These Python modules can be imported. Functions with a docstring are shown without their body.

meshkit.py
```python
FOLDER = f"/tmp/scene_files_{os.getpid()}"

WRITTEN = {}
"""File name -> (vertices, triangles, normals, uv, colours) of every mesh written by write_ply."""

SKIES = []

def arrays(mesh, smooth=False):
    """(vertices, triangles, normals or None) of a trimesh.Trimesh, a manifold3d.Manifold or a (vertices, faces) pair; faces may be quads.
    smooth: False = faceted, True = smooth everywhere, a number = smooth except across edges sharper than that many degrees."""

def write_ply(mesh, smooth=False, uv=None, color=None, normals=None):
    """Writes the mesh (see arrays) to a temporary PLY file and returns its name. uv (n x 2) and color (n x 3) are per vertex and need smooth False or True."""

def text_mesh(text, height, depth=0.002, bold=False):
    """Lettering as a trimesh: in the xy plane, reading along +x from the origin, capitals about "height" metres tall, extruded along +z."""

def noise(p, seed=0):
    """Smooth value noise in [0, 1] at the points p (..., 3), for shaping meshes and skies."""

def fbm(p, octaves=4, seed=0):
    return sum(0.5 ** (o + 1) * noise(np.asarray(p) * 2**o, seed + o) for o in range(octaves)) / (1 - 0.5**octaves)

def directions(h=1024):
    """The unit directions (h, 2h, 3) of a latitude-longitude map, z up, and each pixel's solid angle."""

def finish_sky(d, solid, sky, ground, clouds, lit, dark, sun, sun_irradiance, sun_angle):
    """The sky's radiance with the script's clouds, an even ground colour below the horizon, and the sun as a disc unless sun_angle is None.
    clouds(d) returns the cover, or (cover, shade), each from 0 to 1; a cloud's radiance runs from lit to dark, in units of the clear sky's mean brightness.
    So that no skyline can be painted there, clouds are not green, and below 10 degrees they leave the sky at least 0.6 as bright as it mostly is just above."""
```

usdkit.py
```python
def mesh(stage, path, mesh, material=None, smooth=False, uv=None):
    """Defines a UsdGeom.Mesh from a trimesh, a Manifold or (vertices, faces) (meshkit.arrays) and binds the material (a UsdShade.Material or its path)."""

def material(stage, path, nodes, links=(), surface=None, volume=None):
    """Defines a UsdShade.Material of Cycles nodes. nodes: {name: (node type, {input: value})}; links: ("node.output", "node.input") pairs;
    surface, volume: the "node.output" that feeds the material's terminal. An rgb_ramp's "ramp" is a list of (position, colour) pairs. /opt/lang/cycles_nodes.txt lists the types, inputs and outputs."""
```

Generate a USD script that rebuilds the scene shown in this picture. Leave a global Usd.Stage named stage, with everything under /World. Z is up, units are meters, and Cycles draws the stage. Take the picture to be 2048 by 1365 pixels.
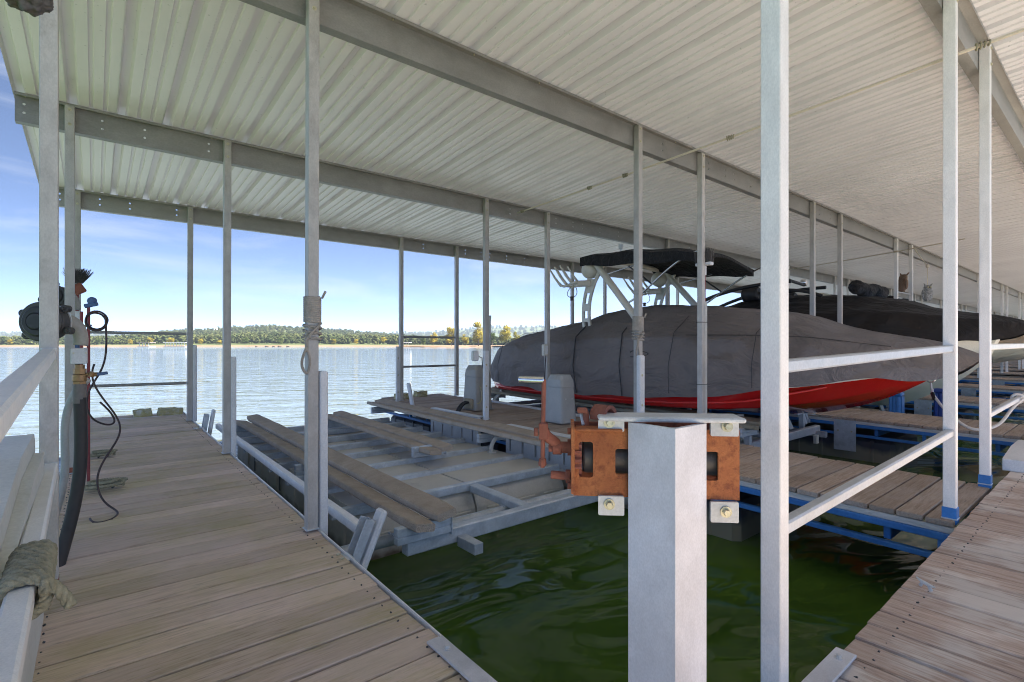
import math, random
import numpy as np, trimesh
import shapely.geometry as sg
from shapely import affinity
import usdkit, meshkit
from pxr import Usd, UsdGeom, UsdLux, UsdShade, Gf, Sdf, Vt

rnd = random.Random(7)
nrng = np.random.default_rng(11)
stage = Usd.Stage.CreateInMemory()
UsdGeom.SetStageUpAxis(stage, UsdGeom.Tokens.z)
UsdGeom.SetStageMetersPerUnit(stage, 1.0)
UsdGeom.Xform.Define(stage, '/World')
UsdGeom.Scope.Define(stage, '/World/Looks')

# ------------------------------------------------------------------ camera, sky, sun, exposure
F, YAW, HY, EYE = 1023.5, math.radians(39.22), 689.0, 1.08      # focal length in pixels of a 2048 wide picture
SN, CS = math.sin(YAW), math.cos(YAW)
EXPOSURE = 2.55
cam = UsdGeom.Camera.Define(stage, '/World/camera')
cam.CreateHorizontalApertureAttr(36.0)
cam.CreateVerticalApertureAttr(36.0 * 682 / 1024)
cam.CreateFocalLengthAttr(36.0 * F / 2048)
cam.CreateVerticalApertureOffsetAttr(36.0 * 6.5 / 2048)
cam.CreateClippingRangeAttr(Gf.Vec2f(0.02, 20000))
cam.CreateExposureAttr(EXPOSURE)
M = Gf.Matrix4d(CS, -SN, 0, 0, 0, 0, 1, 0, -SN, -CS, 0, 0, 0, 0, EYE, 1)
UsdGeom.Xformable(cam).AddTransformOp().Set(M)

SUN_DIR = np.array([0.40, -0.45, 1.0]); SUN_DIR = SUN_DIR / np.linalg.norm(SUN_DIR)
SUN_EL, SUN_ROT = math.asin(SUN_DIR[2]), math.atan2(SUN_DIR[0], SUN_DIR[1])
sky_mat = usdkit.material(stage, '/World/Looks/sky', {
    'sky': ('sky_texture', {'sky_type': 'single_scattering', 'sun_disc': False, 'sun_elevation': SUN_EL, 'sun_rotation': SUN_ROT, 'altitude': 200.0, 'air_density': 0.27, 'aerosol_density': 0.1, 'ozone_density': 4.0}),
    'tc': ('texture_coordinate', {}),
    'map': ('mapping', {'scale': (1.6, 1.6, 7.0), 'rotation': (0.0, 0.12, 0.3)}),
    'n1': ('noise_texture', {'scale': 2.2, 'detail': 7.0, 'roughness': 0.6, 'distortion': 0.7}),
    'r': ('rgb_ramp', {'ramp': [(0.0, (0, 0, 0)), (0.5, (0, 0, 0)), (0.72, (0.4, 0.4, 0.4)), (1.0, (0.65, 0.65, 0.65))]}),
    'cl': ('color', {'value': (2.9, 3.1, 3.5)}),
    'mx': ('mix_color', {'use_clamp': False}),
    'bg': ('background_shader', {'strength': 0.05}),
}, [('tc.generated', 'map.vector'), ('map.vector', 'n1.vector'), ('n1.fac', 'r.fac'), ('r.color', 'mx.fac'), ('sky.color', 'mx.a'), ('cl.color', 'mx.b'), ('mx.result', 'bg.color')], surface='bg.background')
dome = UsdLux.DomeLight.Define(stage, '/World/sky')
dome.GetPrim().SetCustomDataByKey('kind', 'structure')
UsdShade.MaterialBindingAPI.Apply(dome.GetPrim()).Bind(sky_mat)
sun = UsdLux.DistantLight.Define(stage, '/World/sun')
sun.CreateAngleAttr(0.5); sun.CreateIntensityAttr(1.25); sun.CreateColorAttr(Gf.Vec3f(1.0, 0.95, 0.87))
sun.GetPrim().CreateAttribute('inputs:normalize', Sdf.ValueTypeNames.Bool).Set(True)
_z = SUN_DIR; _x = np.cross([0, 0, 1.0], _z); _x /= np.linalg.norm(_x); _y = np.cross(_z, _x)
UsdGeom.Xformable(sun).AddTransformOp().Set(Gf.Matrix4d(*_x, 0, *_y, 0, *_z, 0, 0, 0, 0, 1))

# ------------------------------------------------------------------ helpers: prims
used = {}
def numbered(parent, name):
    k = parent + '/' + name
    n = used.get(k, -1) + 1
    used[k] = n
    return k if n == 0 else f'{k}_{n:03d}'
locs = {}
def tag(p, label=None, cat=None, group=None, kind=None):
    prim = stage.GetPrimAtPath(p)
    for k, v in (('label', label), ('category', cat), ('group', group), ('kind', kind)):
        if v: prim.SetCustomDataByKey(k, v)
def thing(name, label, cat, loc=(0, 0, 0), group=None, kind=None):
    p = numbered('/World', name)
    x = UsdGeom.Xform.Define(stage, p)
    x.AddTranslateOp().Set(Gf.Vec3d(*map(float, loc)))
    locs[p] = np.array(loc, float)
    tag(p, label, cat, group, kind)
    return p
def geo(m):
    if isinstance(m, MB): m = m.get()
    if isinstance(m, trimesh.Trimesh): return np.array(m.vertices), np.array(m.faces)
    return np.array(m[0], float), np.array(m[1])
def part(parent, name, m, mat, smooth=False, label=None, kind=None):
    v, f = geo(m)
    top = '/'.join(parent.split('/')[:3])
    v = v - locs.get(top, np.zeros(3))
    p = numbered(parent, name)
    usdkit.mesh(stage, p, (v, f), '/World/Looks/' + mat, smooth=smooth)
    if label or kind: tag(p, label, None, None, kind)
    return p
def solo(name, m, mat, label, cat, smooth=False, group=None, kind=None):
    p = numbered('/World', name)
    usdkit.mesh(stage, p, geo(m), '/World/Looks/' + mat, smooth=smooth)
    tag(p, label, cat, group, kind)
    return p

# ------------------------------------------------------------------ helpers: meshes
def _cbox_topology():
    s = np.array([[x, y, z] for x in (-1, 1) for y in (-1, 1) for z in (-1, 1)], float)
    pts, key = [], []
    for c in s:
        for a in range(3):
            pts.append(c); key.append(a)
    test = np.array([p * np.where(np.arange(3) == a, 1.0, 0.8) for p, a in zip(pts, key)])
    hull = trimesh.convex.convex_hull(test)
    from scipy.spatial import cKDTree
    idx = cKDTree(test).query(hull.vertices)[1]
    return np.array(pts), np.array(key), idx[hull.faces]
CB_P, CB_A, CB_F = _cbox_topology()
def cbox(size, ch=0.003):
    h = np.asarray(size, float) / 2
    c = min(ch, h.min() * 0.6)
    inset = np.where(np.arange(3)[None, :] == CB_A[:, None], 0.0, c)
    return CB_P * (h[None, :] - inset), CB_F
class MB:
    def __init__(self): self.v, self.f, self.n = [], [], 0
    def add(self, v, f):
        v = np.asarray(v, float); f = np.asarray(f)
        if f.shape[1] == 4: f = np.vstack([f[:, [0, 1, 2]], f[:, [0, 2, 3]]])
        self.v.append(v); self.f.append(f + self.n); self.n += len(v); return self
    def tm(self, m): return self.add(m.vertices, m.faces)
    def box(self, x0, x1, y0, y1, z0, z1, ch=0.003):
        v, f = cbox((abs(x1 - x0), abs(y1 - y0), abs(z1 - z0)), ch)
        return self.add(v + [(x0 + x1) / 2, (y0 + y1) / 2, (z0 + z1) / 2], f)
    def beam(self, p0, p1, w, h, up=(0, 0, 1), ch=0.004):
        p0, p1 = np.array(p0, float), np.array(p1, float)
        d = p1 - p0; L = np.linalg.norm(d); d /= L
        up = np.array(up, float)
        if abs(d @ up) > 0.99: up = np.array([0, 1.0, 0])
        s = np.cross(d, up); s /= np.linalg.norm(s); u = np.cross(s, d)
        v, f = cbox((L, w, h), ch)
        R = np.stack([d, s, u], 0)
        if np.linalg.det(R) < 0: f = f[:, ::-1]
        return self.add(v @ R + (p0 + p1) / 2, f)
    def tube(self, pts, r, n=10, cap=True):
        P = np.array(pts, float)
        r = np.broadcast_to(np.asarray(r, float), (len(P),))
        T = np.gradient(P, axis=0); T /= np.linalg.norm(T, axis=1, keepdims=True) + 1e-12
        a = np.array([0, 0, 1.0]) if abs(T[0][2]) < 0.9 else np.array([1.0, 0, 0])
        N = np.cross(T[0], a); N /= np.linalg.norm(N)
        V = []; th = np.arange(n) * 2 * np.pi / n
        for i in range(len(P)):
            N = N - T[i] * (N @ T[i]); N /= np.linalg.norm(N) + 1e-12
            B = np.cross(T[i], N)
            V.append(P[i] + r[i] * (np.cos(th)[:, None] * N + np.sin(th)[:, None] * B))
        V = np.vstack(V); Fc = []
        for i in range(len(P) - 1):
            for k in range(n):
                a, b = i * n + k, i * n + (k + 1) % n
                Fc += [(a, b, b + n), (a, b + n, a + n)]
        if cap:
            c0, c1 = len(V), len(V) + 1
            V = np.vstack([V, P[0], P[-1]])
            for k in range(n):
                Fc += [(c0, (k + 1) % n, k), (c1, len(P) * n - n + k, len(P) * n - n + (k + 1) % n)]
        return self.add(V, Fc)
    def rope(self, pts, r, lay=4.6, n=7):
        """a rope of three twisted strands along the points"""
        P = np.array(pts, float); L = np.concatenate([[0], np.cumsum(np.linalg.norm(np.diff(P, axis=0), axis=1))])
        m = max(len(P), int(L[-1] / (r * .55)) + 2); q = np.linspace(0, L[-1], m)
        P = np.stack([np.interp(q, L, P[:, k]) for k in range(3)], 1)
        T = np.gradient(P, axis=0); T /= np.linalg.norm(T, axis=1, keepdims=True) + 1e-12
        N = np.cross(T[0], [.31, .52, .79]); A = []
        for t in T:
            N = N - t * (N @ t); N = N / np.linalg.norm(N); A.append(N)
        A = np.array(A); B = np.cross(T, A)
        for k in range(3):
            a = (q / (r * lay) * 2 * np.pi + k * 2 * np.pi / 3)[:, None]
            self.tube(P + (A * np.cos(a) + B * np.sin(a)) * r * .50, r * .56, n)
        return self
    def cyl(self, p0, p1, r, n=20, r1=None, ch=0.0):
        p0, p1 = np.array(p0, float), np.array(p1, float)
        r1 = r if r1 is None else r1
        if ch:
            d = (p1 - p0) / np.linalg.norm(p1 - p0)
            return self.tube([p0, p0 + d * ch * .01, p0 + d * ch, p1 - d * ch, p1 - d * ch * .01, p1], [r - ch, r - ch, r, r1, r1 - ch, r1 - ch], n)
        return self.tube([p0, p1], [r, r1], n)
    def ball(self, c, r, sub=2, scale=(1, 1, 1)):
        m = trimesh.creation.icosphere(sub, 1.0)
        return self.add(np.array(m.vertices) * r * np.array(scale) + np.array(c), m.faces)
    def poly(self, pg, depth, origin, ux, uy, uz):
        """a shapely polygon (with holes) extruded; ux, uy its axes, uz the extrusion's"""
        m = trimesh.creation.extrude_polygon(pg, depth, engine='earcut')
        v = np.array(m.vertices); A = np.array([ux, uy, uz], float)
        f = np.array(m.faces)
        if np.linalg.det(A) < 0: f = f[:, ::-1]
        return self.add(v @ A + np.array(origin, float), f)
    def hexbolt(self, c, d, r, h, washer=True):
        c, d = np.array(c, float), np.array(d, float); d /= np.linalg.norm(d)
        if washer: self.cyl(c, c + d * h * .25, r * 1.55, 16)
        self.tube([c, c + d * h * .8, c + d * h], [r, r, r * .85], 6)
        return self
    def get(self): return np.vstack(self.v), np.vstack(self.f)
def deck(x, y): return 0.014 * (min(max(x, 0), 5.0) + y)        # the docks ride slightly higher towards the lake
def pix(px, py, D):                                               # a point at depth D metres in front of the eye
    lat, up = (px - 1024) / F * D, (HY - py) / F * D
    return np.array([SN * D + CS * lat, CS * D - SN * lat, EYE + up])
def helix(c, half, z0, z1, turns, r, n=20, jit=0.0):
    """a rope path wound round a square post"""
    pts = []
    N = int(turns * n)
    for i in range(N + 1):
        a = 2 * math.pi * i / n
        x, y = math.cos(a), math.sin(a)
        k = (half + r) / max(abs(x), abs(y)) ** 0.72
        pts.append((c[0] + x * k, c[1] + y * k, z0 + (z1 - z0) * i / N + jit * math.sin(i * 2.3)))
    return pts
def smoothpath(P, n=8):
    from scipy.interpolate import CubicSpline
    P = np.array(P, float); t = np.concatenate([[0], np.cumsum(np.linalg.norm(np.diff(P, axis=0), axis=1))])
    return CubicSpline(t, P)(np.linspace(0, t[-1], n * (len(P) - 1) + 1))

# ------------------------------------------------------------------ materials
def ramp(*s): return {'ramp': list(s)}
def g(v): return (v, v, v)
def mat(name, nodes, links, surface='p.BSDF'):
    return usdkit.material(stage, '/World/Looks/' + name, nodes, links, surface=surface)
def mottled(name, c0, c1, scale=6.0, rough=(0.4, 0.6), metallic=0.0, bump=0.15, bumpd=0.004, stretch=(1, 1, 1), fine=90.0, spec=0.5, vary=0.12, coat=0.0, dirt=None, extra=None):
    """a surface whose colour wanders between c0 and c1, with a fine grain and a tone of its own for each object"""
    n = {'g': ('geometry', {}), 'm': ('mapping', {'scale': stretch}), 'n': ('noise_texture', {'scale': scale, 'detail': 6.0, 'roughness': 0.62, 'distortion': 0.3}),
         'f': ('noise_texture', {'scale': fine, 'detail': 3.0, 'roughness': 0.6}), 'r': ('rgb_ramp', ramp((0.28, c0), (0.72, c1))),
         'fr': ('rgb_ramp', ramp((0.3, g(0.90)), (0.7, g(1.06)))), 'mu': ('mix_color', {'blend_type': 'multiply', 'fac': 1.0, 'use_clamp': False}),
         'o': ('object_info', {}), 'v': ('map_range', {'from_min': 0.0, 'from_max': 1.0, 'to_min': 1 - vary, 'to_max': 1 + vary}), 'h': ('hsv', {}),
         'rr': ('map_range', {'from_min': 0.3, 'from_max': 0.7, 'to_min': rough[0], 'to_max': rough[1]}),
         'b': ('bump', {'strength': bump, 'distance': bumpd}), 'p': ('principled_bsdf', {'metallic': metallic, 'specular_ior_level': spec, 'coat_weight': coat})}
    l = [('g.position', 'm.vector'), ('m.vector', 'n.vector'), ('m.vector', 'f.vector'), ('n.fac', 'r.fac'), ('f.fac', 'fr.fac'), ('r.color', 'mu.a'), ('fr.color', 'mu.b'),
         ('o.random', 'v.value'), ('v.result', 'h.value'), ('n.fac', 'rr.value'), ('rr.result', 'p.roughness'), ('f.fac', 'b.height'), ('b.normal', 'p.normal')]
    last = 'mu.result'
    if dirt:                       # (colour, scale, threshold): blotches of dirt
        n['dn'] = ('noise_texture', {'scale': dirt[1], 'detail': 8.0, 'roughness': 0.7}); n['dr'] = ('rgb_ramp', ramp((dirt[2], g(0)), (dirt[2] + 0.18, g(0.85)))); n['dc'] = ('color', {'value': dirt[0]}); n['dm'] = ('mix_color', {})
        l += [('g.position', 'dn.vector'), ('dn.fac', 'dr.fac'), ('dr.color', 'dm.fac'), (last, 'dm.a'), ('dc.color', 'dm.b')]; last = 'dm.result'
    if extra:                      # (colour, z_low, z_high): a stain that starts at a height, like a water line
        n['sx'] = ('separate_xyz', {}); n['sn'] = ('noise_texture', {'scale': 7.0, 'detail': 5.0}); n['sa'] = ('math', {'math_type': 'multiply_add', 'value2': 0.18, 'value3': -0.09}); n['sb'] = ('math', {'math_type': 'add'})
        n['sr'] = ('map_range', {'clamp': True, 'from_min': extra[1], 'from_max': extra[2], 'to_min': 0.95, 'to_max': 0.0}); n['sc'] = ('color', {'value': extra[0]}); n['sm'] = ('mix_color', {})
        l += [('g.position', 'sx.vector'), ('g.position', 'sn.vector'), ('sn.fac', 'sa.value1'), ('sx.z', 'sb.value1'), ('sa.value', 'sb.value2'), ('sb.value', 'sr.value'), ('sr.result', 'sm.fac'), (last, 'sm.a'), ('sc.color', 'sm.b')]; last = 'sm.result'
    l += [(last, 'h.color'), ('h.color', 'p.base_color')]
    return mat(name, n, l)
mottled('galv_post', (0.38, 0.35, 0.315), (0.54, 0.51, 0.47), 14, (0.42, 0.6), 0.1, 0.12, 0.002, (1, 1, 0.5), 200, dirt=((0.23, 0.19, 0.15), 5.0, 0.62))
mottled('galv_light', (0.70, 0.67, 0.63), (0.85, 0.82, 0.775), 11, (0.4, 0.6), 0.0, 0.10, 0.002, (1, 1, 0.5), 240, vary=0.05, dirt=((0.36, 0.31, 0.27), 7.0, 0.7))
mottled('galv_rail', (0.42, 0.43, 0.43), (0.58, 0.59, 0.60), 8, (0.35, 0.55), 0.3, 0.15, 0.002, (1, 1, 1), 100, dirt=((0.30, 0.29, 0.26), 9.0, 0.6))
mottled('galv_beam', (0.25, 0.24, 0.22), (0.37, 0.355, 0.33), 5, (0.4, 0.6), 0.3, 0.1, 0.002, (0.6, 1, 1), 110, dirt=((0.42, 0.40, 0.36), 2.6, 0.66))
mottled('galv_column', (0.44, 0.43, 0.445), (0.76, 0.75, 0.775), 4.5, (0.4, 0.6), 0.05, 0.12, 0.002, (1, 1, 0.7), 260, vary=0.02)
mottled('galv_blue', (0.40, 0.43, 0.45), (0.62, 0.66, 0.69), 10, (0.35, 0.55), 0.3, 0.12, 0.002, (1, 1, 1), 80, dirt=((0.28, 0.26, 0.22), 6.0, 0.64))
mottled('rust', (0.34, 0.11, 0.045), (0.48, 0.185, 0.075), 16, (0.7, 0.95), 0.0, 0.8, 0.004, (1, 1, 1), 190, spec=0.25, vary=0.06, dirt=((0.17, 0.05, 0.03), 42.0, 0.50))
mottled('rust_dark', (0.22, 0.075, 0.05), (0.33, 0.125, 0.085), 20, (0.7, 0.95), 0.0, 0.6, 0.003, (1, 1, 1), 150, spec=0.25, dirt=((0.13, 0.05, 0.035), 26.0, 0.55))
mottled('zinc_plate', (0.50, 0.505, 0.505), (0.68, 0.68, 0.675), 14, (0.35, 0.55), 0.15, 0.2, 0.002, fine=140, dirt=((0.30, 0.22, 0.15), 22.0, 0.66))
mottled('bolt', (0.45, 0.41, 0.28), (0.62, 0.58, 0.42), 60, (0.3, 0.5), 0.6, 0.2, 0.001)
mottled('chrome', (0.75, 0.76, 0.78), (0.82, 0.83, 0.85), 30, (0.10, 0.2), 1.0, 0.02, 0.001)
mottled('iron_dark', (0.05, 0.045, 0.045), (0.10, 0.095, 0.09), 20, (0.4, 0.6), 0.3, 0.2, 0.002, dirt=((0.22, 0.20, 0.18), 14.0, 0.62))
mottled('black_plastic', (0.018, 0.017, 0.018), (0.03, 0.028, 0.028), 20, (0.35, 0.55), 0.0, 0.1, 0.002)
mottled('rubber_hose', (0.022, 0.02, 0.02), (0.045, 0.04, 0.038), 14, (0.5, 0.7), 0.0, 0.2, 0.002)
mottled('sleeve_grey', (0.14, 0.125, 0.115), (0.22, 0.20, 0.185), 14, (0.6, 0.8))
mottled('brass', (0.22, 0.13, 0.06), (0.36, 0.22, 0.10), 25, (0.35, 0.55), 0.55, 0.2, 0.002)
mottled('red_rubber', (0.20, 0.035, 0.04), (0.28, 0.06, 0.06), 25, (0.5, 0.7))
mottled('blue_handle', (0.06, 0.10, 0.20), (0.10, 0.16, 0.30), 25, (0.5, 0.7))
mottled('white_plastic', (0.66, 0.66, 0.66), (0.76, 0.76, 0.755), 5, (0.35, 0.5), 0.0, 0.08, 0.002, vary=0.04, dirt=((0.48, 0.47, 0.42), 5.0, 0.62))
mottled('fender_plastic', (0.58, 0.57, 0.52), (0.70, 0.69, 0.65), 4, (0.4, 0.55), 0.0, 0.1, 0.002, vary=0.03, dirt=((0.42, 0.43, 0.33), 6.0, 0.58))
mottled('grey_plastic', (0.36, 0.36, 0.345), (0.44, 0.44, 0.42), 5, (0.5, 0.65), 0.0, 0.2, 0.002, vary=0.04, dirt=((0.30, 0.27, 0.22), 4.0, 0.62))
mottled('tan_plastic', (0.30, 0.28, 0.25), (0.37, 0.35, 0.31), 5, (0.5, 0.65), 0.0, 0.2, 0.002, vary=0.04, dirt=((0.24, 0.20, 0.16), 4.0, 0.62))
mottled('tank_plastic', (0.50, 0.46, 0.39), (0.66, 0.62, 0.54), 2.5, (0.4, 0.6), 0.0, 0.12, 0.003, vary=0.04, dirt=((0.33, 0.29, 0.24), 1.6, 0.55), extra=((0.11, 0.07, 0.04), -0.44, -0.35))
mottled('float_plastic', (0.66, 0.67, 0.67), (0.76, 0.76, 0.75), 4, (0.4, 0.55), 0.0, 0.1, 0.003, vary=0.04, extra=((0.20, 0.16, 0.10), -0.38, -0.30))
mottled('dark_float', (0.045, 0.047, 0.055), (0.075, 0.08, 0.09), 4, (0.4, 0.55), 0.0, 0.1, 0.003, vary=0.04, extra=((0.26, 0.24, 0.17), -0.34, -0.26))
mottled('pvc_pipe', (0.52, 0.51, 0.47), (0.62, 0.61, 0.56), 6, (0.4, 0.55), vary=0.05)
mottled('cream_paint', (0.60, 0.56, 0.47), (0.68, 0.64, 0.54), 6, (0.3, 0.45), vary=0.03)
mottled('blue_paint', (0.030, 0.15, 0.42), (0.055, 0.22, 0.53), 8, (0.4, 0.6), 0.0, 0.2, 0.002, vary=0.08, dirt=((0.16, 0.17, 0.17), 11.0, 0.64))
mottled('blue_drum', (0.015, 0.045, 0.22), (0.03, 0.075, 0.30), 8, (0.35, 0.5))
mottled('red_gelcoat', (0.50, 0.014, 0.013), (0.53, 0.018, 0.016), 3, (0.12, 0.18), 0.0, 0.02, 0.001, vary=0.0, coat=0.6)
mottled('bright_red', (0.72, 0.025, 0.02), (0.75, 0.03, 0.02), 3, (0.15, 0.22), 0.0, 0.02, 0.001, vary=0.0, coat=0.5)
mottled('white_gelcoat', (0.66, 0.63, 0.55), (0.70, 0.67, 0.58), 3, (0.15, 0.25), 0.0, 0.02, 0.001, vary=0.0, coat=0.4)
mottled('cream_hull', (0.50, 0.50, 0.40), (0.55, 0.55, 0.45), 3, (0.18, 0.3), 0.0, 0.02, 0.001, vary=0.05, coat=0.4)
mottled('carpet', (0.42, 0.34, 0.26), (0.57, 0.475, 0.38), 7, (0.9, 1.0), 0.0, 1.0, 0.012, fine=130, spec=0.1, vary=0.08)
mottled('carpet_tan', (0.30, 0.25, 0.17), (0.40, 0.34, 0.25), 7, (0.9, 1.0), 0.0, 1.0, 0.012, fine=130, spec=0.1, vary=0.08)
mottled('rope_grey', (0.33, 0.29, 0.24), (0.46, 0.41, 0.35), 30, (0.8, 0.95), 0.0, 1.0, 0.004, fine=220, spec=0.2, vary=0.05)
mottled('rope_old', (0.24, 0.22, 0.14), (0.42, 0.39, 0.28), 40, (0.8, 0.95), 0.0, 1.0, 0.005, fine=170, spec=0.2, vary=0.05)
mottled('rope_white', (0.66, 0.62, 0.57), (0.78, 0.75, 0.70), 40, (0.7, 0.9), 0.0, 0.6, 0.003, fine=240, spec=0.2, vary=0.03)
mottled('cord_tan', (0.55, 0.48, 0.38), (0.66, 0.59, 0.48), 40, (0.7, 0.9), fine=200)
mottled('wire', (0.035, 0.02, 0.02), (0.06, 0.035, 0.03), 20, (0.4, 0.6))
mottled('owl_brown', (0.11, 0.065, 0.04), (0.20, 0.13, 0.085), 40, (0.7, 0.9), 0.0, 1.0, 0.006, fine=90)
mottled('owl_grey', (0.10, 0.10, 0.10), (0.50, 0.49, 0.46), 40, (0.7, 0.9), 0.0, 1.0, 0.006, fine=90, dirt=((0.05, 0.045, 0.04), 38.0, 0.56))
mottled('bristle', (0.05, 0.043, 0.04), (0.13, 0.115, 0.105), 60, (0.7, 0.9))
mottled('foam_yellow', (0.42, 0.37, 0.16), (0.55, 0.50, 0.28), 30, (0.8, 0.95), 0.0, 1.0, 0.006, dirt=((0.62, 0.63, 0.62), 12.0, 0.5))
mottled('sand', (0.11, 0.068, 0.038), (0.17, 0.11, 0.065), 0.08, (0.85, 0.95), fine=2.0, vary=0.0)
mottled('house_wall', (0.55, 0.52, 0.46), (0.66, 0.63, 0.56), 0.5, (0.7, 0.9), fine=3.0)
mottled('house_roof', (0.14, 0.12, 0.12), (0.22, 0.19, 0.18), 0.5, (0.7, 0.9), fine=3.0)
mottled('window_dark', (0.03, 0.035, 0.04), (0.05, 0.055, 0.06), 0.5, (0.2, 0.3), fine=3.0)
mottled('tower_white', (0.68, 0.68, 0.67), (0.78, 0.78, 0.77), 0.3, (0.5, 0.7), fine=2.0)
mottled('trunk', (0.10, 0.075, 0.055), (0.17, 0.13, 0.10), 1.0, (0.8, 0.95), fine=6.0)
mottled('hill_soil', (0.045, 0.06, 0.025), (0.08, 0.09, 0.04), 0.02, (0.9, 1.0), fine=0.3, spec=0.1, vary=0.0)

def fabric(name, c0, c1, wr=0.5, scale=(2.2, 0.7, 1.6)):
    mat(name, {'g': ('geometry', {}), 'm': ('mapping', {'scale': scale, 'rotation': (0.5, 0.3, 0.2)}), 'n': ('noise_texture', {'scale': 2.4, 'detail': 5.0, 'roughness': 0.55, 'distortion': 0.8}),
               'c': ('noise_texture', {'scale': 1.1, 'detail': 5.0}), 'r': ('rgb_ramp', ramp((0.3, c0), (0.7, c1))), 'w': ('noise_texture', {'scale': 420.0, 'detail': 1.0}),
               'a': ('math', {'math_type': 'multiply_add', 'value2': 0.015}), 'b': ('bump', {'strength': wr, 'distance': 0.13}),
               'p': ('principled_bsdf', {'roughness': 0.85, 'specular_ior_level': 0.3, 'sheen_weight': 0.06, 'sheen_roughness': 0.5})},
        [('g.position', 'm.vector'), ('m.vector', 'n.vector'), ('g.position', 'c.vector'), ('g.position', 'w.vector'), ('c.fac', 'r.fac'), ('r.color', 'p.base_color'), ('w.fac', 'a.value1'), ('n.fac', 'a.value3'), ('a.value', 'b.height'), ('b.normal', 'p.normal')])
fabric('cover_grey', (0.150, 0.128, 0.116), (0.225, 0.196, 0.180), 1.0)
fabric('cover_black', (0.012, 0.010, 0.009), (0.026, 0.021, 0.017), 0.6)
fabric('cover_tan', (0.26, 0.20, 0.13), (0.34, 0.27, 0.18), 0.6)
fabric('canvas_black', (0.010, 0.010, 0.011), (0.022, 0.020, 0.020), 0.6, (4, 4, 4))

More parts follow.
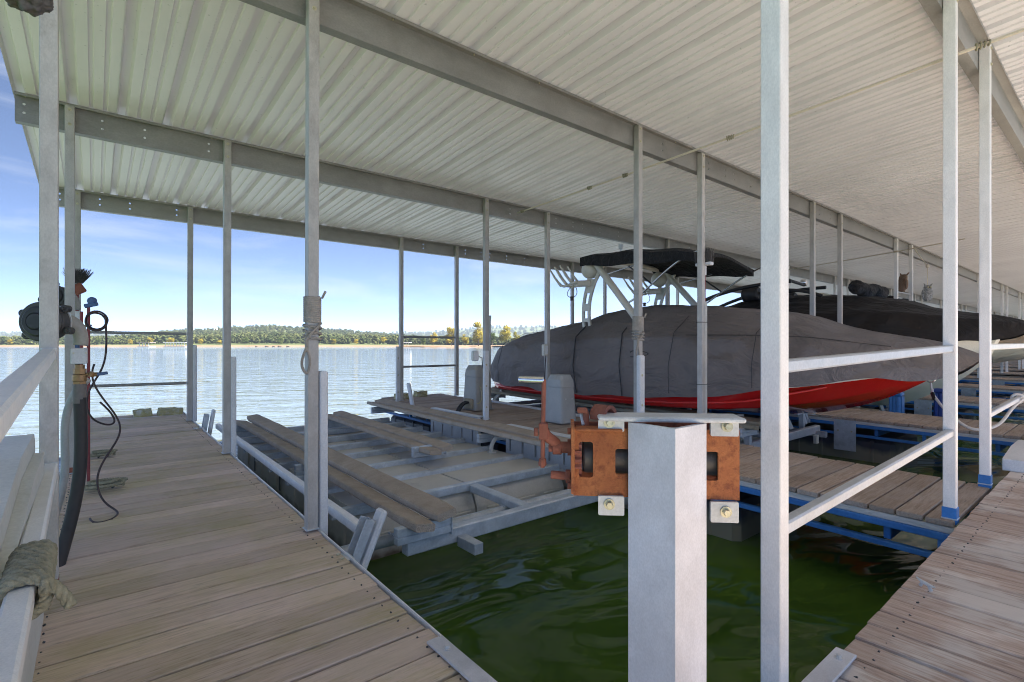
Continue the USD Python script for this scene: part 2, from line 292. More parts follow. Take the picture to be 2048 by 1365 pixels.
def wood(name, axis, cols, algae=None, worn=None, wornamt=0.6, grain=1.0):
    """weathered boards: grain stretched along the board, a tone of its own for each board"""
    st = {'x': (4.5, 62.0, 62.0), 'y': (62.0, 4.5, 62.0)}[axis]
    n = {'g': ('geometry', {}), 'o': ('object_info', {}), 'mr': ('math', {'math_type': 'multiply', 'value2': 37.0}), 'cx': ('combine_xyz', {}), 'm': ('mapping', {'scale': st}),
         'n': ('noise_texture', {'scale': 1.0, 'detail': 8.0, 'roughness': 0.7, 'distortion': 0.55}), 'n2': ('noise_texture', {'scale': 2.2, 'detail': 5.0, 'roughness': 0.7, 'distortion': 0.3}),
         'r': ('rgb_ramp', ramp((0.25, cols[0]), (0.5, cols[1]), (0.75, cols[2]))), 'r2': ('rgb_ramp', ramp((0.32, g(0.55)), (0.43, g(0.96)), (0.68, g(1.08)))),
         'mu': ('mix_color', {'blend_type': 'multiply', 'fac': 1.0, 'use_clamp': False}),
         'v': ('map_range', {'to_min': 0.86, 'to_max': 1.14}), 'h': ('hsv', {}), 'ad': ('math', {'math_type': 'add'}), 'b': ('bump', {'strength': 0.9 * grain, 'distance': 0.004}),
         'p': ('principled_bsdf', {'roughness': 0.82, 'specular_ior_level': 0.25})}
    l = [('g.position', 'm.vector'), ('o.random', 'mr.value1'), ('mr.value', 'cx.x'), ('mr.value', 'cx.y'), ('cx.vector', 'm.location'), ('m.vector', 'n.vector'), ('m.vector', 'n2.vector'), ('n.fac', 'r.fac'), ('n2.fac', 'r2.fac'),
         ('r.color', 'mu.a'), ('r2.color', 'mu.b'), ('o.random', 'v.value'), ('v.result', 'h.value'), ('n2.fac', 'ad.value1'), ('n.fac', 'ad.value2'), ('ad.value', 'b.height'), ('b.normal', 'p.normal')]
    last = 'mu.result'
    if algae:
        n['an'] = ('noise_texture', {'scale': 1.7, 'detail': 6.0, 'roughness': 0.65}); n['ar'] = ('rgb_ramp', ramp((0.44, g(0)), (0.64, g(0.62)))); n['ac'] = ('color', {'value': algae}); n['am'] = ('mix_color', {})
        l += [('g.position', 'an.vector'), ('an.fac', 'ar.fac'), ('ar.color', 'am.fac'), (last, 'am.a'), ('ac.color', 'am.b')]; last = 'am.result'
    if worn:
        st2 = {'x': (2.0, 60.0, 60.0), 'y': (60.0, 2.0, 60.0)}[axis]
        n['wm'] = ('mapping', {'scale': st2}); n['wn'] = ('noise_texture', {'scale': 1.0, 'detail': 7.0, 'roughness': 0.75}); n['wp'] = ('noise_texture', {'scale': 1.9, 'detail': 4.0, 'roughness': 0.6})
        n['wa'] = ('math', {'math_type': 'multiply_add', 'value2': 0.6}); n['wr'] = ('rgb_ramp', ramp((0.78, g(0)), (0.88, g(wornamt)))); n['wc'] = ('color', {'value': worn}); n['wx'] = ('mix_color', {})
        l += [('g.position', 'wm.vector'), ('wm.vector', 'wn.vector'), ('g.position', 'wp.vector'), ('wn.fac', 'wa.value1'), ('wp.fac', 'wa.value3'), ('wa.value', 'wr.fac'), ('wr.color', 'wx.fac'), (last, 'wx.a'), ('wc.color', 'wx.b')]; last = 'wx.result'
    l += [(last, 'h.color'), ('h.color', 'p.base_color')]
    mat(name, n, l)
wood('wood_dock', 'x', ((0.42, 0.305, 0.22), (0.64, 0.50, 0.385), (0.74, 0.60, 0.48)), algae=(0.47, 0.40, 0.20), worn=(0.74, 0.58, 0.53), wornamt=0.35)
wood('wood_finger', 'x', ((0.25, 0.18, 0.13), (0.38, 0.29, 0.22), (0.48, 0.38, 0.30)), worn=(0.5, 0.43, 0.38), wornamt=0.3)
wood('wood_walkway', 'y', ((0.32, 0.215, 0.16), (0.50, 0.375, 0.30), (0.62, 0.50, 0.42)), worn=(0.72, 0.65, 0.58), wornamt=0.8)
wood('wood_fascia', 'y', ((0.40, 0.38, 0.34), (0.55, 0.53, 0.48), (0.64, 0.62, 0.57)))

# roof sheets: thin white panels that let a part of the sunlight through
mat('roof_sheet', {'g': ('geometry', {}), 'n': ('noise_texture', {'scale': 0.9, 'detail': 5.0}), 'r': ('rgb_ramp', ramp((0.3, (0.63, 0.60, 0.615)), (0.7, (0.72, 0.69, 0.70)))),
                   's': ('noise_texture', {'scale': 42.0, 'detail': 2.0}), 'sr': ('rgb_ramp', ramp((0.70, g(1.0)), (0.76, g(0.72)))), 'mu': ('mix_color', {'blend_type': 'multiply', 'fac': 1.0}),
                   'p': ('principled_bsdf', {'roughness': 0.32, 'specular_ior_level': 0.6}), 't': ('translucent_bsdf', {'color': (0.78, 0.79, 0.77)}), 'mx': ('mix_closure', {'fac': 0.012})},
    [('g.position', 'n.vector'), ('n.fac', 'r.fac'), ('g.position', 's.vector'), ('s.fac', 'sr.fac'), ('r.color', 'mu.a'), ('sr.color', 'mu.b'), ('mu.result', 'p.base_color'), ('p.BSDF', 'mx.closure1'), ('t.BSDF', 'mx.closure2')], surface='mx.closure')

# water: green and murky below, mirror-like above
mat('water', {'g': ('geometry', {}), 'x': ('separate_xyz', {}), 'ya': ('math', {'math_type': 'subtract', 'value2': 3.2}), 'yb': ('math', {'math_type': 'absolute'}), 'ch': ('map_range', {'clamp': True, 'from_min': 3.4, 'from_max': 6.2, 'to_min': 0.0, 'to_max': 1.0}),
              'm1': ('mapping', {'scale': (1.0, 1.9, 1.0), 'rotation': (0, 0, 0.5)}), 'n1': ('noise_texture', {'scale': 0.85, 'detail': 2.0, 'roughness': 0.45, 'distortion': 1.1}),
              'm2': ('mapping', {'mapping_type': 'texture', 'scale': (2.4, 1.0, 1.0), 'rotation': (0, 0, -YAW + 0.12)}), 'n2': ('noise_texture', {'scale': 1.5, 'detail': 3.5, 'roughness': 0.5, 'distortion': 0.5}),
              'mix': ('mix_float', {}), 'k': ('math', {'math_type': 'multiply', 'value2': 0.32}), 'b': ('bump', {'strength': 1.0, 'distance': 0.13}),
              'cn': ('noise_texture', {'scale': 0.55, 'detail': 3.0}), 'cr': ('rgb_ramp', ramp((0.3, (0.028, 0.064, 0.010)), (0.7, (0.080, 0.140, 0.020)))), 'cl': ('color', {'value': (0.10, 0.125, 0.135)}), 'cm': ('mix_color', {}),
              'p': ('principled_bsdf', {'roughness': 0.03, 'ior': 1.333, 'specular_ior_level': 0.4})},
    [('g.position', 'x.vector'), ('x.y', 'ya.value1'), ('ya.value', 'yb.value1'), ('yb.value', 'ch.value'), ('g.position', 'm1.vector'), ('m1.vector', 'n1.vector'), ('g.position', 'm2.vector'), ('m2.vector', 'n2.vector'), ('ch.result', 'mix.fac'), ('n1.fac', 'k.value1'), ('k.value', 'mix.a'), ('n2.fac', 'mix.b'),
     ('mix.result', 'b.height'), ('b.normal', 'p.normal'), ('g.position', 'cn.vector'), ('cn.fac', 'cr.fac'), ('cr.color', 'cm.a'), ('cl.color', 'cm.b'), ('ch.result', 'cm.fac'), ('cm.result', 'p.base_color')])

def leaf(name, c0, c1, tr=0.25):
    mat(name, {'g': ('geometry', {}), 'o': ('object_info', {}), 'n': ('noise_texture', {'scale': 0.35, 'detail': 3.0}), 'a': ('math', {'math_type': 'multiply_add', 'value2': 0.55}), 'k': ('math', {'math_type': 'multiply', 'value2': 0.5}),
               'r': ('rgb_ramp', ramp((0.2, c0), (0.75, c1))), 'd': ('diffuse_bsdf', {}), 't': ('translucent_bsdf', {}), 'mx': ('mix_closure', {'fac': tr})},
        [('g.position', 'n.vector'), ('o.random', 'k.value1'), ('n.fac', 'a.value1'), ('k.value', 'a.value3'), ('a.value', 'r.fac'), ('r.color', 'd.color'), ('r.color', 't.color'), ('d.BSDF', 'mx.closure1'), ('t.BSDF', 'mx.closure2')], surface='mx.closure')
leaf('leaf_gold', (0.16, 0.15, 0.025), (0.34, 0.27, 0.04))
leaf('leaf_green', (0.045, 0.07, 0.018), (0.12, 0.15, 0.035))
leaf('leaf_forest', (0.045, 0.065, 0.026), (0.10, 0.108, 0.042), 0.15)

# ================================================================== setting: water, shores, hills
WATER = -0.45
NX = 2600.0
p = numbered('/World', 'water')
wm_ = MB().add([(-NX, -900, WATER), (NX, -900, WATER), (NX, 5200, WATER), (-NX, 5200, WATER)], [(0, 1, 2), (0, 2, 3)])
usdkit.mesh(stage, p, wm_.get(), '/World/Looks/water'); tag(p, kind='structure')

def interp(tab):
    tab = np.array(tab, float)
    return lambda x: np.interp(x, tab[:, 0], tab[:, 1])
near_top = interp([(-600, 682), (0, 682), (180, 682), (240, 679), (290, 672), (330, 666), (350, 663), (400, 663), (440, 659), (480, 657), (530, 654), (570, 656), (600, 659), (640, 662), (680, 664), (740, 669), (800, 674), (870, 680), (950, 685), (1100, 686), (3000, 686)])
far_top = interp([(-800, 663), (0, 666), (80, 666), (170, 668), (250, 669), (320, 669), (420, 671), (600, 668), (740, 667), (860, 667), (920, 661), (960, 656), (1000, 656), (1080, 654), (1150, 653), (1300, 656), (1500, 653), (2100, 657), (3000, 657)])
def hill(name, D0, D1, D2, top, seed, pxs, shore_z=0.2):
    """a ridge that rises from the depth D0 to its top at D1 and falls to D2"""
    ds = np.concatenate([np.linspace(D0, D1, 16), np.linspace(D1, D2, 6)[1:]])
    V = []
    for d in ds:
        for x in pxs:
            zt = EYE + (HY - top(x)) / F * D1
            if d <= D1: k = (d - D0) / (D1 - D0); k = k ** 1.25
            else: k = 1 - 0.8 * (d - D1) / (D2 - D1)
            z = shore_z + (zt - shore_z) * k
            q = pix(x, HY, d)
            bump_ = (meshkit.fbm(np.array([[q[0] * .006, q[1] * .006, seed]]), 3, seed)[0] - 0.5) * 14 * k * (1 - k) * 2
            V.append((q[0], q[1], z + bump_ if d > D0 else -1.2))
    n = len(pxs); Fc = []
    for i in range(len(ds) - 1):
        for j in range(n - 1):
            a = i * n + j
            Fc += [(a, a + 1, a + n + 1), (a, a + n + 1, a + n)]
    V = np.array(V)
    p = numbered('/World', name)
    usdkit.mesh(stage, p, (V, np.array(Fc)), '/World/Looks/hill_soil', smooth=True); tag(p, kind='structure')
    return V.reshape(len(ds), n, 3), ds
PX_NEAR = np.arange(-700, 1900, 22.0); PX_FAR = np.arange(-900, 2900, 40.0)
HN, DN = hill('wooded_hill', 330, 1000, 1500, near_top, 3, PX_NEAR)
HF, DF = hill('far_ridge', 1400, 2500, 3200, far_top, 5, PX_FAR)
# beach strips
def strip(name, pts, w, z, label=None):
    P = np.array(pts, float); V = []
    for i, q in enumerate(P):
        n_ = pix(q[0], HY, q[1]); f_ = pix(q[0], HY, q[1] + w)
        j = 1.2 * math.sin(i * 1.7)
        V += [(n_[0], n_[1] + j, WATER - 0.6), (n_[0] + .0, n_[1] + 6 + j, z * .5), (f_[0], f_[1], z)]
    Fc = []
    for i in range(len(P) - 1):
        for k in range(2):
            a = i * 3 + k
            Fc += [(a, a + 3, a + 4), (a, a + 4, a + 1)]
    p = numbered('/World', name)
    usdkit.mesh(stage, p, (np.array(V), np.array(Fc)), '/World/Looks/sand', smooth=True); tag(p, kind='structure')
strip('beach', [(x, 318 + 6 * math.sin(x * .013)) for x in np.arange(-700, 900, 40)], 30, 0.45)
strip('sand_spit', [(x, 262 + 4 * math.sin(x * .02) + max(0, (900 - x)) * .35) for x in np.arange(800, 1900, 30)], 60, 0.6)

# haze over the lake
usdkit.material(stage, '/World/Looks/haze', {'v': ('principled_volume', {'color': (0.66, 0.80, 1.0), 'density': 0.00016, 'anisotropy': 0.2})}, volume='v.volume')
p = numbered('/World', 'haze')
usdkit.mesh(stage, p, MB().box(-4200, 4200, -1500, 6000, -6.0, 190.0, 0.5).get(), '/World/Looks/haze'); tag(p, kind='stuff')

# ------------------------------------------------------------------ trees
def crown_mesh(seed, leaves=900, size=0.16, blobs=9, squash=1.0):
    """a unit crown: leaf-sized faces gathered in clumps, gaps between them"""
    r = np.random.default_rng(seed)
    cent = []
    for i in range(blobs):
        a = r.uniform(0, 2 * np.pi); h = r.uniform(-0.75, 0.85); rad = 0.62 * math.sqrt(max(0.05, 1 - h * h)) * r.uniform(0.45, 1.0)
        cent.append((math.cos(a) * rad, math.sin(a) * rad, h * squash, r.uniform(0.26, 0.46)))
    cent.append((0, 0, 0.1, 0.5)); cent = np.array(cent)
    k = r.integers(0, len(cent), leaves)
    d = r.normal(size=(leaves, 3)); d /= np.linalg.norm(d, axis=1, keepdims=True)
    c = cent[k, :3] + d * cent[k, 3:4] * r.uniform(0.65, 1.05, (leaves, 1)) * np.array([1, 1, 0.85])
    n = d + r.normal(size=(leaves, 3)) * 0.5 + np.array([0, 0, 0.35]); n /= np.linalg.norm(n, axis=1, keepdims=True)
    u = np.cross(n, r.normal(size=(leaves, 3))); u /= np.linalg.norm(u, axis=1, keepdims=True); w = np.cross(n, u)
    s = size * r.uniform(0.6, 1.3, (leaves, 1))
    V = np.stack([c - u * s, c + w * s * .6, c + u * s, c - w * s * .6], 1).reshape(-1, 3)
    i = np.arange(leaves) * 4
    return V, np.vstack([np.stack([i, i + 1, i + 2], 1), np.stack([i, i + 2, i + 3], 1)])
CROWNS = [crown_mesh(40 + i, 260, 0.26, 7) for i in range(4)]
def instancer(path, pos, scale, protos, mats, label, cat):
    pi = UsdGeom.PointInstancer.Define(stage, path)
    rel = pi.CreatePrototypesRel()
    for i, (m, mt) in enumerate(zip(protos, mats)):
        q = f'{path}/crown_{i:03d}'
        usdkit.mesh(stage, q, m, '/World/Looks/' + mt); rel.AddTarget(q)
    n = len(pos)
    pi.CreatePositionsAttr(Vt.Vec3fArray.FromNumpy(np.array(pos, np.float32)))
    pi.CreateScalesAttr(Vt.Vec3fArray.FromNumpy(np.array(scale, np.float32)))
    pi.CreateProtoIndicesAttr(Vt.IntArray.FromNumpy(nrng.integers(0, len(protos), n).astype(np.int32)))
    a = nrng.uniform(0, np.pi, n)
    pi.CreateOrientationsAttr(Vt.QuathArray([Gf.Quath(math.cos(x), 0, 0, math.sin(x)) for x in a]))
    tag(path, label, cat, kind='stuff')
def scatter(H, ds, pxs, n, lo, hi, seed, pxmin, pxmax, size):
    r = np.random.default_rng(seed); pos, sc = [], []
    for _ in range(n):
        k = lo + (hi - lo) * r.random() ** 1.35; i = int(k); fi = k - i
        x = r.uniform(pxmin, pxmax); j = np.searchsorted(pxs, x) - 1; j = min(max(j, 0), len(pxs) - 2); fj = (x - pxs[j]) / (pxs[j + 1] - pxs[j])
        i = min(i, len(ds) - 2)
        q = (H[i, j] * (1 - fi) + H[i + 1, j] * fi) * (1 - fj) + (H[i, j + 1] * (1 - fi) + H[i + 1, j + 1] * fi) * fj
        if q[2] < 0.35: continue
        s = size * r.uniform(0.65, 1.25)
        pos.append(q + [0, 0, s * 0.75]); sc.append((s, s, s * r.uniform(0.8, 1.1)))
    return pos, sc
ps, sc_ = scatter(HN, DN, PX_NEAR, 7000, 1.2, 16, 1, -450, 1250, 3.1)
instancer(numbered('/World', 'hillside_forest'), ps, sc_, CROWNS, ['leaf_forest'] * 4, 'green and rusty autumn woods covering the hillside across the lake', 'forest')
ps, sc_ = scatter(HF, DF, PX_FAR, 3800, 6, 16.5, 2, -450, 2300, 6.5)
instancer(numbered('/World', 'ridge_forest'), ps, sc_, CROWNS, ['leaf_forest'] * 4, 'hazy blue green woods on the farthest ridge', 'forest')

def tree(px, D, h, mt, label, seed, z0=0.3, w=0.42):
    q = pix(px, HY, D); q[2] = z0
    t = thing('shore_tree', label, 'tree', q)
    r = random.Random(seed); m = MB()
    m.tube([q, q + [0.1, 0, h * .3], q + [r.uniform(-.3, .3), r.uniform(-.3, .3), h * .7]], [h * .028, h * .02, h * .008], 7)
    for k in range(5):
        a = r.uniform(0, 6.28); b = q + [0, 0, h * r.uniform(.25, .5)]
        m.tube([b, b + [math.cos(a) * h * .1, math.sin(a) * h * .1, h * .12], b + [math.cos(a) * h * .2, math.sin(a) * h * .2, h * .2]], [h * .012, h * .008, h * .004], 5)
    part(t, 'trunk', m, 'trunk', True)
    v, f = crown_mesh(seed, 1500, 0.085, 14)
    part(t, 'crown', (v * np.array([h * w, h * w, h * .44]) + q + [0, 0, h * .56], f), mt)
TREES = [(866, 285, 7.2, 'leaf_gold', 'small bright yellow tree at left end of the sand spit'), (903, 282, 10.4, 'leaf_gold', 'round yellow green tree seen between the railing posts of the first finger dock'),
         (930, 275, 6.0, 'leaf_gold', 'low yellow bush tree just right of the finger dock railing'), (957, 270, 12.0, 'leaf_gold', 'tallest golden tree on the sand spit'), (984, 276, 7.0, 'leaf_green', 'green tree partly behind the flood light post'),
         (1012, 268, 10.3, 'leaf_gold', 'golden tree above the stern of the covered red boat'), (1034, 274, 8.0, 'leaf_gold', 'yellow tree right of the pale pipe at the grey boat cover'), (1062, 275, 6.5, 'leaf_green', 'low green tree rising just over the grey boat cover'),
         (1090, 280, 6.0, 'leaf_gold', 'low yellow tree behind the thin post with the outlet box'), (1130, 285, 7.6, 'leaf_green', 'olive tree between two thin posts above the grey boat cover'), (1165, 282, 8.2, 'leaf_green', 'olive tree by the white tower leg of the covered boat'),
         (846, 288, 4.8, 'leaf_green', 'small green shrub tree at the tip of the sand spit')]
for i, a in enumerate(TREES): tree(a[0], a[1], a[2], a[3], a[4], 100 + i)
LEFT = [(20, 'olive tree on the far beach left of the first dock post'), (55, 'yellowish tree on the far beach behind the round black blower'), (196, 'yellow green tree over the far beach between the railing bars at their left'), (232, 'dull green tree over the far beach inside the end railing'),
        (262, 'olive tree above the low grey boathouse on the far beach'), (300, 'golden olive tree left of the long white boat dock'), (342, 'yellow tree above the long white boat dock'), (402, 'bright yellow green tree right of the end railing post'), (438, 'orange autumn tree just left of the second bumper post'),
        (490, 'olive tree above the tan rocks on the far beach'), (560, 'green tree at the right end of the brown bank across the lake'), (668, 'dark green tree on the far shore right of the rope wrapped post'), (712, 'green tree on the far shore midway to the finger dock'), (768, 'olive tree on the far shore close left of the finger dock post')]
for i, (px, lb) in enumerate(LEFT): tree(px, 352 + 9 * (i % 3), 3.6 + 1.5 * ((i * 7) % 4) / 3, ('leaf_gold', 'leaf_green')[(i * 5 % 7) % 2] if i not in (8,) else 'leaf_gold', lb, 300 + i, 0.9, 0.6)

# ------------------------------------------------------------------ far buildings
def house(px, D, z, w, h, label, seed):
    q = pix(px, HY, D); q[2] = z
    t = thing('hillside_house', label, 'house', q)
    dx, dy = np.array([CS, -SN, 0]), np.array([SN, CS, 0]); up = np.array([0, 0, 1.0])
    wl = part(t, 'wall', MB().poly(sg.box(-w / 2, 0, w / 2, h), w * .6, q, dx, up, dy), 'house_wall')
    part(t, 'roof', MB().poly(sg.Polygon([(-w * .56, h + .002), (w * .56, h + .002), (w * .3, h * 1.5), (-w * .3, h * 1.5)]), w * .7, q - dy * w * .05, dx, up, dy), 'house_roof')
    for k in range(4):
        part(wl, 'window', MB().poly(sg.box(-w * .4 + k * w * .21, h * .3, -w * .4 + k * w * .21 + w * .12, h * .75), 0.2, q - dy * .12, dx, up, dy), 'window_dark')
def ztop(px, py, D): return EYE + (HY - py) / F * D
house(508, 940, ztop(508, 663, 930), 14, 6, 'large grey roofed house highest on the wooded hill', 1)
house(522, 900, ztop(522, 667, 890), 11, 5, 'pale house just below the highest house on the hill', 2)
house(478, 760, ztop(478, 671, 755), 7, 2.6, 'low white house in the trees right of the water towers', 3)
house(404, 620, ztop(404, 678, 615), 4, 3, 'small cream house left of the white water towers', 4)
house(640, 560, ztop(640, 684, 555), 12, 2.4, 'long low house near the shore behind the rope wrapped post', 5)
for px, lb in ((428.5, 'slim grey white water tower, left of the pair'), (433.5, 'brighter white water tower, right of the pair')):
    D = 760; q = pix(px, HY, D); q[2] = ztop(px, 676, D)
    t = thing('water_tower', lb, 'water tower', q); H = 13.5
    part(t, 'shaft', MB().cyl(q, q + [0, 0, H], 0.9, 18), 'tower_white', 40)
    part(t, 'tank', MB().cyl(q + [0, 0, H + .01], q + [0, 0, H + 2.0], 1.35, 18, ch=.3), 'tower_white', 40)
def far_dock(px, D, w, label, mt, n):
    q = pix(px, HY, D); q[2] = WATER
    dx, dy = np.array([CS, -SN, 0]), np.array([SN, CS, 0]); up = np.array([0, 0, 1.0])
    t = thing('far_boat_dock', label, 'boat dock', q)
    part(t, 'deck', MB().poly(sg.box(-w / 2, .1, w / 2, .5), 5, q, dx, up, dy), 'house_wall')
    part(t, 'roof', MB().poly(sg.Polygon([(-w * .52, 2.3), (w * .52, 2.3), (w * .5, 2.7), (-w * .5, 2.7)]), 5.4, q - dy * .2, dx, up, dy), mt)
    for k in range(n):
        a = -w / 2 + (k + .5) * w / n
        part(t, 'pillar', MB().poly(sg.box(a - .12, .5, a + .12, 2.3), .25, q + dy * .3, dx, up, dy), 'tower_white')
far_dock(287, 305, 7.5, 'low dark roofed boathouse on the water by the far beach', 'house_roof', 4)
far_dock(349, 302, 13, 'long white roofed boat dock along the far beach', 'tower_white', 8)
far_dock(812, 296, 4.5, 'small pale boat dock left of the finger dock post across the lake', 'tower_white', 3)
r_ = random.Random(4)
for i in range(9):
    q = pix(460 + i * 14 + r_.uniform(-5, 5), HY, 322 + r_.uniform(0, 4)); q[2] = -0.1
    m = trimesh.creation.icosphere(2, 0.55 + r_.random() * .4); m.vertices = m.vertices * [1.4, 1, .6] * (0.8 + .4 * meshkit.noise(m.vertices * 2.1, i)[:, None]) + q
    solo('shore_rock', m, 'sand', 'tan rock at the waterline of the far beach below the hill houses', 'rock', True, 'tan rocks along the far beach')

# ================================================================== the roofed dock
RY = [0.697, 2.913, 5.274, 7.604]                      # rows of posts
RT = [3.244, 3.100, 2.950, 2.828]                      # tops of the beams above them
LX = [-0.148, 0.935, 3.874, 4.946, 7.857, 8.906, 11.774, 12.784]
while LX[-1] < 58: LX.append(LX[-2] + 3.95)
XEND = 60.0
# roof sheets
prof = []
for k in range(3):
    x = k * 0.305
    prof += [(x, 0), (x + .014, .044), (x + .060, .044), (x + .074, 0), (x + .132, 0), (x + .138, .014), (x + .158, .014), (x + .164, 0), (x + .218, 0), (x + .224, .014), (x + .244, .014), (x + .250, 0)]
prof.append((0.917, 0.0))
prof = np.array(prof)
roofline = [(-1.5, 3.385), (RY[0], RT[0] + .004), (RY[1], RT[1] + .004), (RY[2], RT[2] + .004), (RY[3], RT[3] + .004), (7.76, RT[3] - .005)]
roof = thing('dock_roof', 'white ribbed metal roof sloping over the whole boat dock', 'roof', (0, 0, 0))
nsheet = int((XEND + .47) / .9145)
for i in range(nsheet):
    x0 = -0.47 + i * .9145; dz = 0.0016 * (i % 2)
    n = len(prof); V = []
    for (y, z) in roofline:
        V += [(x0 + a, y, z + b + dz) for a, b in prof]
    m = MB(); Fc = []
    for r in range(len(roofline) - 1):
        for k in range(n - 1):
            a = r * n + k; Fc += [(a, a + 1, a + n + 1), (a, a + n + 1, a + n)]
    m.add(V, Fc)
    part(roof, 'roof_sheet', m, 'roof_sheet')
# beams: Z-shaped channels with splice holes
BL = ['galvanised roof beam nearest to the camera, over the walkway', 'second galvanised roof beam, above the rope wrapped posts', 'third galvanised roof beam, crossing the middle of the slips', 'outermost galvanised roof beam at the lake side edge of the roof']
BH = 0.2
for r in range(4):
    y0, zt = RY[r] + .032, RT[r]
    t = thing('roof_beam', BL[r], 'roof beam', (-.46, y0, zt - BH), 'beams under the roof')
    holes = []
    if r: holes = [(-.41, 1), (-.30, 0), (.05, 1), (.33, 1), (.80, 1), (4.3, 1), (5.15, 1), (5.5, 1), (5.7, 1), (6.1, 1), (6.55, 1), (8.2, 1), (8.6, 1)]
    segs = [(-.46, 7.0), (7.003, 15.0), (15.003, 27.0), (27.003, XEND)]
    for s, (a, b) in enumerate(segs):
        pg = sg.box(a, zt - BH, b, zt)
        for hx, two in holes:
            if a < hx < b:
                for hz in (.062, .128): pg = pg.difference(sg.Point(hx, zt - hz).buffer(.009, 6))
        m = MB().poly(pg, .004, (0, y0, 0), (1, 0, 0), (0, 0, 1), (0, 1, 0))
        m.box(a, b, y0 - .062, y0 - .0002, zt - .006, zt - .001, 0)                 # top flange, towards the walkway
        m.box(a, b, y0 - .062, y0 - .059, zt - .022, zt - .0065, 0)
        m.box(a, b, y0 + .0042, y0 + .068, zt - BH, zt - BH + .005, 0)              # bottom flange, towards the lake
        m.box(a, b, y0 + .064, y0 + .068, zt - BH + .0055, zt - BH + .022, 0)
        part(t, 'channel', m, 'galv_beam')
    if r:
        m = MB()
        for k in range(60):
            x = -.4 + k * .305 * 2
            m.hexbolt((x, y0 - .03, zt - .0062), (0, 0, -1), .005, .012, False)
        part(t, 'screw', m, 'bolt', kind='stuff')
# posts
ROWN = ['on the walkway', 'under the second beam', 'under the third beam', 'under the outermost beam']
def linename(i):
    if i == 0: return 'left edge of the left dock'
    if i == 1: return 'right edge of the left dock'
    k = i // 2
    return f"{'left' if i % 2 == 0 else 'right'} edge of the {['', 'first', 'second', 'third', 'fourth'][k]} finger dock"
SPECIAL = {(0, 2): 'second post at far left, nearly hiding the smaller blower', (1, 1): 'tall square steel post with rope wound round it and a white bumper', (2, 1): 'thin square post with tan rope wound above a bolted white bumper', (0, 1): 'broad near steel post at far left carrying the handrails',
           (2, 0): 'whitish square post at the corner where walkway meets first finger dock, holding rail ends', (3, 0): 'whitish square post farthest right of the walkway pair, white mooring rope passing behind it', (3, 1): 'thin post with the pale pipe and deck brush beside it'}
S = 0.03
def post(x, y, ztop_, zb, mt, label, group=None, near=True, slant=(0, 0)):
    t = thing('dock_post', label, 'post', (x, y, zb), group)
    m = MB(); L = ztop_ - zb
    outer = sg.box(-S, -S, S, S).buffer(-.006).buffer(.006, 3)
    v, f = geo(MB().poly(outer, L, (x, y, zb), (1, 0, 0), (0, 1, 0), (0, 0, 1)))
    k = (v[:, 2] - zb) / L; v[:, 0] += k * slant[0]; v[:, 1] += k * slant[1]
    tb = part(t, 'tube', (v, f), mt, 30)
    if near:
        for dz in (.035, .15): part(tb, 'bolt', MB().hexbolt((x + slant[0], y - S + slant[1], ztop_ - dz), (0, -1, 0), .008, .008), 'bolt')
        part(t, 'weld_plate', MB().box(x - .037, x + .037, y - .037, y + .037, zb - .004, zb + .004, .002), 'galv_blue')
    return t
post(1.594, .697, 3.25, -.6, 'galv_light', 'brightest square post standing in front of the red boat, right of the rusty winch', near=False)
for i, x in enumerate(LX):
    for r in range(4):
        if r == 0 and i < 2: continue
        if x > 46 and r == 0: continue
        zb = deck(x, RY[r]) + (0.004 if i < 12 else 0)
        lab = SPECIAL.get((i, r))
        grp = None
        if not lab:
            if i < 8: lab = f'square post {ROWN[r]}, {linename(i)}'
            else: lab, grp = 'thin pale square post holding up the far part of the dock roof', 'posts of the far part of the dock'
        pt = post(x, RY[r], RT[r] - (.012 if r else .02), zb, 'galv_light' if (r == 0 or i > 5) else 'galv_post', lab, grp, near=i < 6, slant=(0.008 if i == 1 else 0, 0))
        if i == 0 and r in (1, 2): part(pt, 'rust_band', MB().box(x - S - .001, x + S + .001, RY[r] - S - .001, RY[r] + S + .001, zb + .004, zb + .045, .001), 'rust_dark')
        if r == 0 and i in (2, 3): part(pt, 'blue_socket', MB().box(x - .034, x + .034, RY[0] - .034, RY[0] + .034, zb - .03, zb + .065, .003), 'blue_paint')

# ------------------------------------------------------------------ decks
def plank_x(t, x0, x1, y, w, z, mt, th=.036):
    v, f = cbox((x1 - x0 + rnd.uniform(-.008, .008), w, th), .004)
    a = rnd.uniform(-.0012, .0012)
    v = v.copy(); v[:, 2] += v[:, 1] * rnd.uniform(-.03, .03) + v[:, 0] * a * 2; v[:, 1] += v[:, 0] * a
    part(t, 'plank', (v + [(x0 + x1) / 2 + rnd.uniform(-.004, .004), y, z - th / 2], f), mt)
def plank_y(t, y0, y1, x, w, z, mt, th=.036):
    v, f = cbox((w, y1 - y0 + rnd.uniform(-.004, .004), th), .004)
    v = v.copy(); a = rnd.uniform(-.0015, .0015)
    v[:, 2] += v[:, 0] * rnd.uniform(-.03, .03); v[:, 0] += v[:, 1] * a
    part(t, 'plank', (v + [x, (y0 + y1) / 2 + rnd.uniform(-.002, .002), z - th / 2], f), mt)
PITCH = .1425
left = thing('left_dock', 'weathered plank dock at left running out to the lake', 'dock', (.38, 4, 0))
y = -1.1
while y < 8.68:
    plank_x(left, -.20, .962, y, PITCH - rnd.uniform(.007, .012), deck(.9, y) - .012 + rnd.uniform(-.002, .002), 'wood_dock'); y += PITCH
m = MB(); y = -1.1
